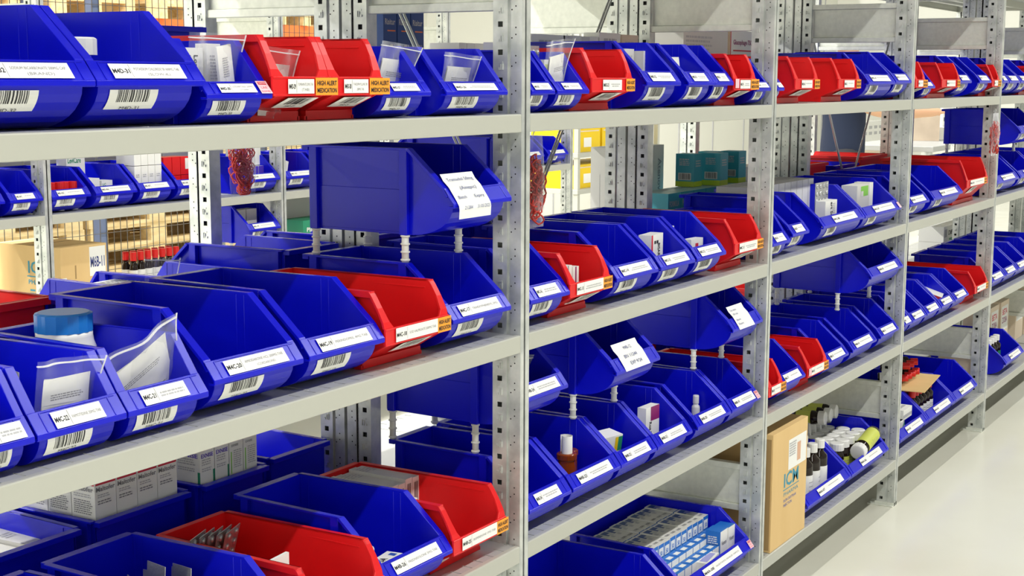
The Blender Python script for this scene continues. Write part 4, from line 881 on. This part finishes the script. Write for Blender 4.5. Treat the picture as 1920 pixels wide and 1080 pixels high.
for k in range(5):
    carton('medicine_box', 'grey white box with dark letters, %s in the row above the wide top shelf bin' % ORD[k], 'medicine box', .530+k*.032, .53, ZL['D']+.001, .031, .08, .140, 0, GREYC, P_txt([('f','t','K',.25,.86,.05,.4,INK)]))
# upper middle rear contents
carton('medicine_box', 'tall grey white display box printed 20 behind the paired posts', 'medicine box', 1.62, .62, ZL['C']+.001, .28, .10, .260, 0, [CARD, CARD, GREYC, CARD, CARD, GREYC], P_txt([('f','v','Atenovit 20',.86,.85,.08,.6,GINK), ('l','r',.3,.31,.0,.7,GINK)]))
PT = P_txt([('f','r',0,1,0,.16,LIME), ('l','r',0,1,0,.16,LIME), ('l','r',.15,.85,.2,.42,GREYC), ('l','b',.2,.8,.22,.4), ('f','s',.2,.8,.6,3,.04,LINK), ('l','s',.2,.85,.6,4,.03,LINK)])
for k in range(4):
    carton('medicine_box', 'standing teal box with lime base, %s from left on the teal row' % ORD[k], 'medicine box', 1.80+k*.072-(.02 if k == 0 else 0), .45+(.045 if k in (0, 2) else 0), ZL['C']+.137, .060, .06, .098, 0, TEAL, PT, 'standing teal and lime boxes')
PT2 = P_txt([('f','t','FORMULA',.1,.72,.12,.75,LINK), ('t','s',.1,.8,.8,2,.05,LINK)])
for k in range(8):
    carton('medicine_box', 'teal box in the packed row under the standing teal boxes', 'medicine box', 1.52+k*.088, .47, ZL['C']+.001, .085, .10, .135, 0, [TEAL, mat('pale_teal', (.35,.55,.55), .4), TEAL, TEAL, TEAL, TEAL], PT2, 'packed row of teal boxes')
for k in range(9):
    blister('grey blister card in the fan near the second post', 2.12+k*.03, .60, ZL['C']+.10, .07, .10, (0, .05*(k-4), .15), 'fan of blister cards', 3, 4)
carton('medicine_box', 'grey white box printed Va lying near the second post', 'medicine box', 2.14, .47, ZL['C']+.137, .16, .08, .045, 0, [CARD, CARD, GREYC, CARD, CARD, GREYC], P_txt([('f','v','Va',.5,.9,.12,.5,GINK)]))
for r_ in range(2):
    for k in range(3):
        carton('medicine_box', 'white box with green edge, %s of the %s layer, fourth bay rear' % (ORD[k], ['lower', 'upper'][r_]), 'medicine box', 4.90+k*.35, .55, ZL['B']+.001+r_*.076, .34, .12, .075, 0, CARD, P_txt([('f','t','Difflam',.25,.4,.3,.4,INK), ('f','r',.3,1,0,.18,GREEN), ('f','r',.04,.18,.3,.8,LINK)]))
# rubber band bags hung on the frames
def band_bag(x, y, z, w, h, label):
    t = thing('rubber_band_bag', label, 'bag of rubber bands', (x, y, z), (0,0,0), 'bags of red rubber bands'); b = MB(); n = 10
    for s in (-1, 1):
        R = []
        for i in range(n+1):
            v = i/n; row = []
            wd = w*(.72+.28*math.sin(min(1, (1-v)*1.6)*PI/2)) if v > .2 else w*(.9+.1*v/.2)
            for j in range(n+1):
                u = j/n; row.append(((u-.5)*wd, s*(.016*math.sin(PI*u)*math.sin(PI*min(1, (1-v)*1.05+.02))+.0004), -h+v*h))
            R.append(row)
        b.rings(R, FILM, False, False, True)
    b.build('bag_film', t)
    rnd = random.Random(int(x*100)); b = MB()
    for k in range(46):
        cx, cz = (rnd.random()-.5)*w*.45, -h*(.28+.62*rnd.random()); r1, r2 = .010+.012*rnd.random(), .010+.016*rnd.random(); a0 = rnd.random()*3; yy = (rnd.random()-.5)*.018
        pts = []
        for q in range(15):
            a = 2*PI*q/14; px, pz = r1*math.cos(a), r2*math.sin(a)
            px, pz = px*math.cos(a0)-pz*math.sin(a0), px*math.sin(a0)+pz*math.cos(a0)
            pts.append((max(-w*.42, min(w*.42, cx+px)), yy+.003*math.sin(3*a), max(-h*.96, cz+pz)))
        b.tube(pts, .0017, RUBBER, 5)
    o = b.build('rubber_bands', t)
    b = MB(); b.tube([(-.01, 0, -.002), (0, 0, .012), (0, .006, .018)], .001, ROD, 6); b.build('hook', t)
band_bag(.165, .825, 1.285, .085, .15, 'clear bag of red rubber bands hanging by the rear rack front post')
band_bag(.205, .110, 1.285, .075, .18, 'clear bag of red rubber bands hanging right of the first front post')
band_bag(2.52, .42, 1.29, .085, .19, 'clear bag of red rubber bands hanging beside the third bay rear post')
band_bag(3.43, -.022, 1.27, .115, .16, 'clear bag of red rubber bands hung on the fourth front post')

# ---------------------------------------------------------------- far rack contents
GF = 'open bins in the rack across the far aisle'
fb = [(-.02,.20,'C'), (.22,.43,'C'), (.45,.66,'C'), (.68,.90,'C'), (.92,1.055,'C'), (1.093,1.262,'C'), (1.285,1.478,'C'), (1.490,1.666,'C'), (1.68,1.855,'C'), (2.07,2.255,'C'),
      (2.295,2.507,'C'), (2.53,2.73,'C'), (2.76,2.95,'C'), (3.9,4.1,'C'), (4.15,4.38,'C'), (4.42,4.64,'C'), (3.50,3.66,'D'), (3.67,3.86,'D'), (3.88,4.08,'D'), (2.065,2.252,'H')]
for k, (x0, x1, lv) in enumerate(fb):
    pos = 'number'
    lab = 'blue bin across far aisle, %s, %s' % (LEVN.get(lv, 'lower middle shelf'), ['at the extreme left', 'second from left', 'third from left', 'fourth from left', 'fifth, by the left post', 'just right of the left post', 'holding red capped jars', 'holding pale green boxes', 'holding tall white boxes', 'holding red boxes', 'holding violet boxes', 'right of the second far post', 'behind the raised bin', 'beside a thin rod', 'right of the thin rod', 'at the right end', 'behind the dark blue cartons', 'with a white bottle', 'next to the first front post', 'below the violet boxes'][k])
    make_bin(x0, x1, 'L', R3Y, (ZL[lv]+.0006) if lv != 'H' else .742, lab, 'M5-%02d' % k, 0, 1, group=GF, legs=.047 if lv == 'H' else 0)
for k in range(5): bottle('pill_bottle', 'white jar with red cap in a bin across the far aisle', 1.125+k*.030, R3Y+.07+.01*(k % 2), zb('C'), .015, .098, .03, WPL, CAPR, None, (0,0,0), 'red capped jars across the far aisle', .95, capr=.0165)
for k in range(3):
    carton('medicine_box', ['large', 'small', 'smallest'][k]+' pale green printed box in a bin across the far aisle', 'medicine box', (1.355, 1.345, 1.415)[k], R3Y+(.20, .11, .11)[k], zb('C'), (.085, .070, .05)[k], .05, (.19, .10, .09)[k], 0, CARD, P_txt([('f','t','LeviCare' if k == 0 else 'LC',.08,.8,.1,.7 if k == 0 else .3,GREEN), ('f','r',.55,.9,.15,.5,mat('pale_teal', (.35,.55,.55), .4))]))
for k in range(4):
    for r_ in range(2):
        carton('medicine_box', 'tall plain white box, %s, %s tier across the far aisle' % (ORD[k], ['lower', 'upper'][r_]), 'medicine box', 1.535+k*.034, R3Y+.10, zb('C')+.015+r_*.122, .032, .09, .12, 0, CARD, P_txt([('f','s',.2,.75,.6,2,.03,LINK)]), 'tall white boxes across the far aisle')
for k in range(6):
    carton('medicine_box', 'wide grey white box in the back row across the far aisle, %s' % ORD[k], 'medicine box', 1.18+k*.17, R3Y+.366, ZL['C']+.001, .16, .046, .20-.01*(k % 3), 0, GREYC, None)
for k in range(6):
    carton('medicine_box', 'bright red box, %s in the pile across the far aisle' % ORD[k], 'medicine box', 1.715+(k % 3)*.045, R3Y+.12, zb('C')+.02+(k//3)*.07, .042, .07, .068, 0, [RED]*6, P_txt([('f','r',.55,.95,.3,.9,CARD)]) if k == 5 else None, 'red boxes across the far aisle')
for k in range(8):
    carton('medicine_box', 'violet and white box, %s in the pile across the far aisle' % ORD[k], 'medicine box', 2.115+(k % 4)*.038, R3Y+.10+.02*(k//4), zb('C')+.02+(k//4)*.085, .036, .05, .082, 0, [CARD, CARD, VIOLET if k in (2,3,4,5) else CARD, CARD, CARD, CARD], P_txt([('f','r',0,1,.0,.35,CARD)]) if k in (2,3,4,5) else None, 'violet boxes across the far aisle')
for k in range(3):
    carton('medicine_box', ['white tilted', 'white upright', 'orange backed'][k]+' box right of the second far post', 'medicine box', 2.36+k*.045, R3Y+.10+.04*k, zb('C')+.02, .06, .03, .10+.02*k, .1, [CARD, CARD, CARD if k < 2 else RACKO, CARD, CARD, CARD], None, ry=.25 if k == 0 else 0)
for k in range(10): bottle('syrup_bottle', 'red capped dark bottle in the row across the far aisle', .22+k*.075, R3Y+.27, ZL['C']+.001, .03, .225, .045, DGLASS, CAPR, (WHITE, .2, .7), (0,0,0), 'red capped bottles across the far aisle', .6)
for k in range(2):
    carton('medicine_box', ['left', 'right'][k]+' grey box in the bin below the violet boxes', 'medicine box', 2.12+k*.065, R3Y+.12, .77, .06, .05, .10, 0, GREYC, None)
for k in range(4):
    carton('medicine_box', '%s carton with green front on the far rack lower shelf' % ['first', 'second', 'third', 'fourth'][k], 'medicine box', 2.50+k*.125, R3Y+.10, ZL['B']+.14, .12, .12, .12, 0, GREEN, P_txt([('f','t','Plast',.2,.6,.15,.5,CARD)]), 'green boxes across the far aisle')
carton('shipping_carton', 'white carton under the green boxes across the far aisle', 'cardboard box', 2.69, R3Y+.18, ZL['B']+.001, .50, .3, .138, 0, GREYC, None)
carton('shipping_carton', 'grey carton stacked behind the green boxes across the far aisle', 'cardboard box', 2.60, R3Y+.28, ZL['B']+.14,   .3, .16, .20, 0, GREYC, None)
bottle('wash_bottle', 'white bottle with dome cap on the far rack behind the cartons', 3.585, R3Y+.05, ZL['D']+.045, .045, .16, .05, WPL, WPL, None, (0,0,0), None, .5, capr=.028)
for k in range(6):
    carton('medicine_box', 'grey white box, %s along the front of the far rack top shelf' % ORD[k], 'medicine box', 1.15+k*.19, R3Y+.12, ZL['D']+.001, .17, .12, .10, 0, GREYC, None)

# ---------------------------------------------------------------- wire fence, pallets, pallet racking
def fence(x0, x1, y, label):
    t = thing('wire_mesh_fence', label, 'wire fence', (x0, y, 0)); L = x1-x0
    b = MB(); n = int(L/.055)
    for k in range(n+1): b.box(k*.055-.0018, k*.055+.0018, -.0018, .0018, .10, 2.4, WIRE)
    for k in range(21): b.box(0, L, -.004, -.0005, .10+k*.115-.0018, .10+k*.115+.0018, WIRE)
    o = b.build('mesh_panel', t)
    for k in range(int(L/1.5)+1):
        b = MB(); b.box(k*1.5-.03, k*1.5+.03, .004, .064, 0, 2.5, RACKB); b.build('fence_post', t, .002)
    return t
fence(1.0, 7.0, 5.4, 'dark wire mesh fence with slate posts in front of stacked pallets')
PAL = None
def pallet(x, y, z, label, rz=0):
    global PAL
    if PAL is None:
        b = MB()
        for i in range(5): b.box(-.6, .6, -.4+i*.175, -.4+i*.175+.10, .122, .144, WOOD)
        for i in range(3): b.box(-.6+i*.5275, -.6+i*.5275+.145, -.4, .4, .100, .122, WOOD)
        for i in range(3):
            for j in range(3): b.box(-.6+i*.5275, -.6+i*.5275+.145, -.4+j*.35, -.4+j*.35+.10, .022, .100, WOOD)
        for j in range(3): b.box(-.6, .6, -.4+j*.35, -.4+j*.35+.10, 0, .022, WOOD)
        PAL = b.mesh('pallet')
    o = put(PAL, 'wooden_pallet', None, (x, y, z), (0, 0, rz)); return tag(o, label, 'pallet', 'stacked wooden pallets')
sn = ['leftmost', 'second', 'third', 'fourth']
for s in range(4):
    for k in range(7): pallet(2.3+s*1.25+.01*((k*7) % 3), 6.15+.01*((k*5) % 3), k*.1442, 'pale wooden pallet, %s from the floor in the %s stack' % (ORD[k], sn[s]))
def pallet_rack():
    t = thing('pallet_racking', 'tall pallet racking with orange beams and slate uprights', 'pallet rack', (0, 7.4, 0))
    for k in range(5):
        for yy in (0, 1.0):
            b = MB(); b.box(.8+k*2.2, .9+k*2.2, yy, yy+.09, 0, 4.2, RACKB); b.build('rack_upright', t, .003)
    for z in (1.76, 3.2):
        for k in range(4):
            for yy in (-.005, 1.04):
                b = MB(); b.box(.9+k*2.2, 3.0+k*2.2, yy, yy+.05, z, z+.11, RACKO); b.build('rack_beam', t, .003)
pallet_rack()
for k in range(8):
    pallet(1.42+1.06*(k % 2)+2.2*(k//2), 7.95, 1.8705, 'wooden pallet %s along the orange beams' % ORD[k], PI/2)
    carton('wrapped_load', 'brown wrapped carton load, %s along the orange beams' % ORD[k], 'carton load', 1.42+1.06*(k % 2)+2.2*(k//2), 7.95, 2.015, .78, 1.0, .95, 0, [KRAFT, SHRINK, SHRINK if k % 2 else KRAFT, SHRINK, SHRINK, KRAFT], P_txt([('f','r',.05,.95,.48,.50,KRAFTD), ('f','r',.48,.50,.05,.95,KRAFTD), ('f','r',.15,.35,.6,.85,CARD), ('f','r',.6,.8,.15,.35,CARD)]))
for k in range(8):
    carton('wrapped_load', 'pale carton load on the floor, %s under the orange beams' % ORD[k], 'carton load', 1.42+1.06*(k % 2)+2.2*(k//2), 7.95, .001, .9, 1.0, 1.45-.1*(k % 3), 0, [KRAFT, SHRINK, KRAFT if k % 2 else CREAM, SHRINK, SHRINK, SHRINK], P_txt([('f','r',.05,.95,.33,.34,KRAFTD), ('f','r',.05,.95,.66,.67,KRAFTD), ('f','r',.5,.51,.05,.95,KRAFTD), ('f','r',.15,.3,.75,.9,CARD)]))

# ---------------------------------------------------------------- yellow crates unit, bench, person
def steel_unit(x, y, label):
    t = thing('wire_shelf_unit', label, 'shelf unit', (x, y, 0))
    for sx in (0, 1.15):
        for sy in (0, .4):
            b = MB(); b.box(sx, sx+.03, sy, sy+.03, 0, 1.75, SHELF); b.build('unit_post', t)
    for z in (.3, .70, .93, 1.32):
        b = MB(); b.box(-.01, 1.19, -.005, .435, z-.03, z, SHELF); b.build('unit_shelf', t, .002)
steel_unit(5.75, 3.05, 'pale steel shelf unit with yellow crates past the far rack')
for j, z in enumerate((.70, .93, 1.32)):
    for k in range(3):
        carton('yellow_crate', 'bright yellow crate, %s from left on the %s shelf of the steel unit' % (ORD[k], ['lowest', 'middle', 'upper'][j]), 'crate', 5.95+k*.37, 3.25, z+.001, .34, .32, .15, 0, YELL, P_txt([('f','r',.05,.95,.85,.9,CREAM), ('f','r',.35,.65,.2,.6,CARD)]), 'yellow crates on the steel unit')
make_bin(5.8, 6.1, 'L', 3.04, .3006, 'blue bin at the foot of the yellow crate unit', 'M7-01', 0, 0, group=GF)
def bench():
    t = thing('packing_bench', 'grey topped packing bench beyond the rear rack', 'bench', (8.6, 1.6, 0), (0, 0, 0))
    b = MB(); b.box(0, 2.2, 0, .7, .86, .90, SHTOP); b.build('bench_top', t, .003)
    for sx in (0.02, 2.14):
        for sy in (.02, .64):
            b = MB(); b.box(sx, sx+.04, sy, sy+.04, 0, .86, GALV); b.build('leg', t)
bench()
carton('shipping_carton', 'dark brown carton standing on the packing bench', 'cardboard box', 9.75, 2.0, .901, .30, .25, .32, .3, SHRINK, None)
carton('document_tray', 'white document tray at the front of the packing bench', 'document tray', 10.2, 1.85, .901, .5, .35, .10, 0, CARD, P_txt([('f','r',0,1,.4,.5,GINK)]))
carton('printer', 'white desktop printer on the packing bench', 'printer', 10.35, 2.1, 1.002, .4, .3, .22, 0, WPL, P_txt([('f','r',.1,.9,.2,.35,INK)]))
b = MB(); b.box(0, 1.05, 0, .03, 0, .42, CARD); b.box(.02, .05, 0, .04, -.55, 0, GALV2); b.box(1.0, 1.03, 0, .04, -.55, 0, GALV2); b.box(-.05, 1.1, -.2, .2, -.55, -.53, GALV2)
for i in range(5):
    for j in range(2): b.rect((0, 0, 0), X_, Z_, .1+i*.17, .2+i*.17, .28+j*.06, .31+j*.06, LINK, .002)
b.rect((0,0,0), X_, Z_, .08, .9, .04, .16, CREAM, .002)
tag(b.build('planning_board', None, 0, (12.0, 3.3, .55), (0, 0, 0)), 'white planning board with small grey marks behind the person', 'notice board')

def skin_mesh(name, pts, edges, mt, parent=None, sub=2, root=0):
    me = bpy.data.meshes.new(name); me.from_pydata([p[:3] for p in pts], edges, []); o = bpy.data.objects.new(name, me); C.objects.link(o)
    md = o.modifiers.new('s', 'SKIN'); md.use_smooth_shade = True
    for i, p in enumerate(pts):
        r = p[3] if isinstance(p[3], tuple) else (p[3], p[3]); me.skin_vertices[0].data[i].radius = r
    me.skin_vertices[0].data[root].use_root = True
    sb = o.modifiers.new('d', 'SUBSURF'); sb.levels = sub; sb.render_levels = sub
    bpy.context.view_layer.update(); dg = bpy.context.evaluated_depsgraph_get()
    m2 = bpy.data.meshes.new_from_object(o.evaluated_get(dg)); bpy.data.objects.remove(o)
    m2.materials.clear(); m2.materials.append(mt)
    for p in m2.polygons: p.use_smooth = True
    return put(m2, name, parent)
def person():
    # local frame: +x is the way the person faces
    t = thing('person', 'person in navy T-shirt reaching forward beyond the rear rack', 'person', (7.86, 2.05, 0), (0, 0, YAW-PI/2))
    pts = [(0,0,.93,(.07,.07)), (.01,0,1.10,(.10,.08)), (.0,0,1.26,(.115,.085)), (-.01,0,1.40,(.09,.065)), (.0,0,1.47,.052), (.015,0,1.53,.050),
           (.02,0,1.60,(.082,.09)), (.02,0,1.68,(.080,.09)), (.01,0,1.74,(.05,.055)),
           (0,-.17,1.37,.058), (.13,-.20,1.20,.060), (.34,-.19,1.165,.056), (.58,-.14,1.17,.036), (.64,-.13,1.17,(.040,.020)),
           (0,.17,1.37,.058), (.10,.20,1.22,.050), (.32,.17,1.17,.046), (.54,.10,1.16,.030), (.60,.09,1.16,(.036,.018)),
           (0,-.10,.80,.06), (.01,-.10,.48,.055), (-.01,-.10,.10,.040), (.06,-.10,.035,(.034,.03)), (.16,-.10,.028,(.03,.025)),
           (0,.10,.80,.06), (-.01,.10,.48,.055), (-.03,.10,.10,.040), (.04,.10,.035,(.034,.03)), (.14,.10,.028,(.03,.025))]
    e = [(0,1),(1,2),(2,3),(3,4),(4,5),(5,6),(6,7),(7,8),(3,9),(9,10),(10,11),(11,12),(12,13),(3,14),(14,15),(15,16),(16,17),(17,18),(0,19),(19,20),(20,21),(21,22),(22,23),(0,24),(24,25),(25,26),(26,27),(27,28)]
    for hand, s in ((13, -1), (18, 1)):
        px, py, pz = pts[hand][:3]
        for q in range(4):
            a = len(pts); yy = py+(-.027+.018*q)
            ln = (.045, .052, .050, .040)[q]
            pts += [(px+.03, yy, pz, .010), (px+.03+ln*.6, yy, pz-.006, .009), (px+.03+ln, yy, pz-.024, .008)]; e += [(hand, a), (a, a+1), (a+1, a+2)]
        a = len(pts); pts += [(px+.0, py-s*.038, pz-.01, .011), (px+.028, py-s*.052, pz-.024, .009)]; e += [(hand, a), (a, a+1)]
    body = skin_mesh('body', pts, e, SKIN, t)
    sp = [(0,0,.76,(.175,.155)), (0,0,.90,(.175,.155)), (.01,0,1.10,(.165,.140)), (0,0,1.26,(.175,.140)), (-.01,0,1.40,(.14,.10)), (0,-.175,1.37,.085), (.11,-.205,1.24,.082), (0,.175,1.37,.080), (.10,.205,1.24,.075), (0,0,1.445,.065)]
    skin_mesh('shirt', sp, [(0,1),(1,2),(2,3),(3,4),(4,5),(5,6),(4,7),(7,8),(4,9)], NAVY, t)
    tp = [(0,0,.93,(.135,.115)), (0,-.10,.84,.098), (.01,-.10,.48,.072), (-.01,-.10,.10,.060), (0,.10,.84,.098), (-.01,.10,.48,.072), (-.03,.10,.10,.060)]
    skin_mesh('trousers', tp, [(0,1),(1,2),(2,3),(0,4),(4,5),(5,6)], TROUS, t)
    b = MB(); n = 16; R = []
    for i in range(7):
        a = i/6*PI/2; rr = math.cos(a)
        R.append([(-.012+.108*rr*math.cos(2*PI*j/n)*(1 if math.cos(2*PI*j/n) < 0 else .82), .094*rr*math.sin(2*PI*j/n), 1.665+.125*math.sin(a)-(.06 if math.cos(2*PI*j/n) < -.3 and i == 0 else 0)) for j in range(n)])
    b.rings(R, HAIR, True, True, True); b.build('hair', t)
    b = MB()
    for s in (-1, 1):
        b.lathe([(.0001, -.006), (.008, -.004), (.009, 0), (.0001, .004)], WHITE, 10, (.104, s*.032, 1.655)); b.lathe([(.0001, -.003), (.004, 0), (.0001, .003)], INK, 8, (.111, s*.032, 1.655))
    b.build('eyes', t)
    b = MB(); b.rings([[(.100, -.008, 1.655), (.100, .008, 1.655), (.106, 0, 1.657)], [(.100, -.015, 1.618), (.100, .015, 1.618), (.130, 0, 1.620)], [(.100, -.010, 1.610), (.100, .010, 1.610), (.115, 0, 1.610)]], SKIN); b.build('nose', t)
    b = MB(); b.box(.098, .110, -.024, .024, 1.578, 1.588, mat('lip', (.45,.15,.12), .5)); b.build('mouth', t, .003)
    for s in (-1, 1):
        b = MB(); b.box(-.01, .03, s*.088-.008, s*.088+.008, 1.61, 1.67, SKIN); b.build('ear', t, .006)
    for s in (-1, 1):
        b = MB(); b.box(-.07, .19, s*.10-.045, s*.10+.045, 0, .07, INK); b.build('shoe', t, .02)
person()

# give every look-alike its own place in its row, counted from the left as seen from the aisle
bpy.context.view_layer.update()
rows = {}
for o in C.objects:
    if o.parent is None and o.get('label'): rows.setdefault(o['label'], []).append(o)
for lab, obs in rows.items():
    if len(obs) > 1:
        def sx(o):
            d = o.matrix_world.translation-Vector(CAM); return d.dot(Rv)/max(d.dot(Fv), .01)
        for i, o in enumerate(sorted(obs, key=sx)): o['label'] = lab+', %s from left' % ORD[i]
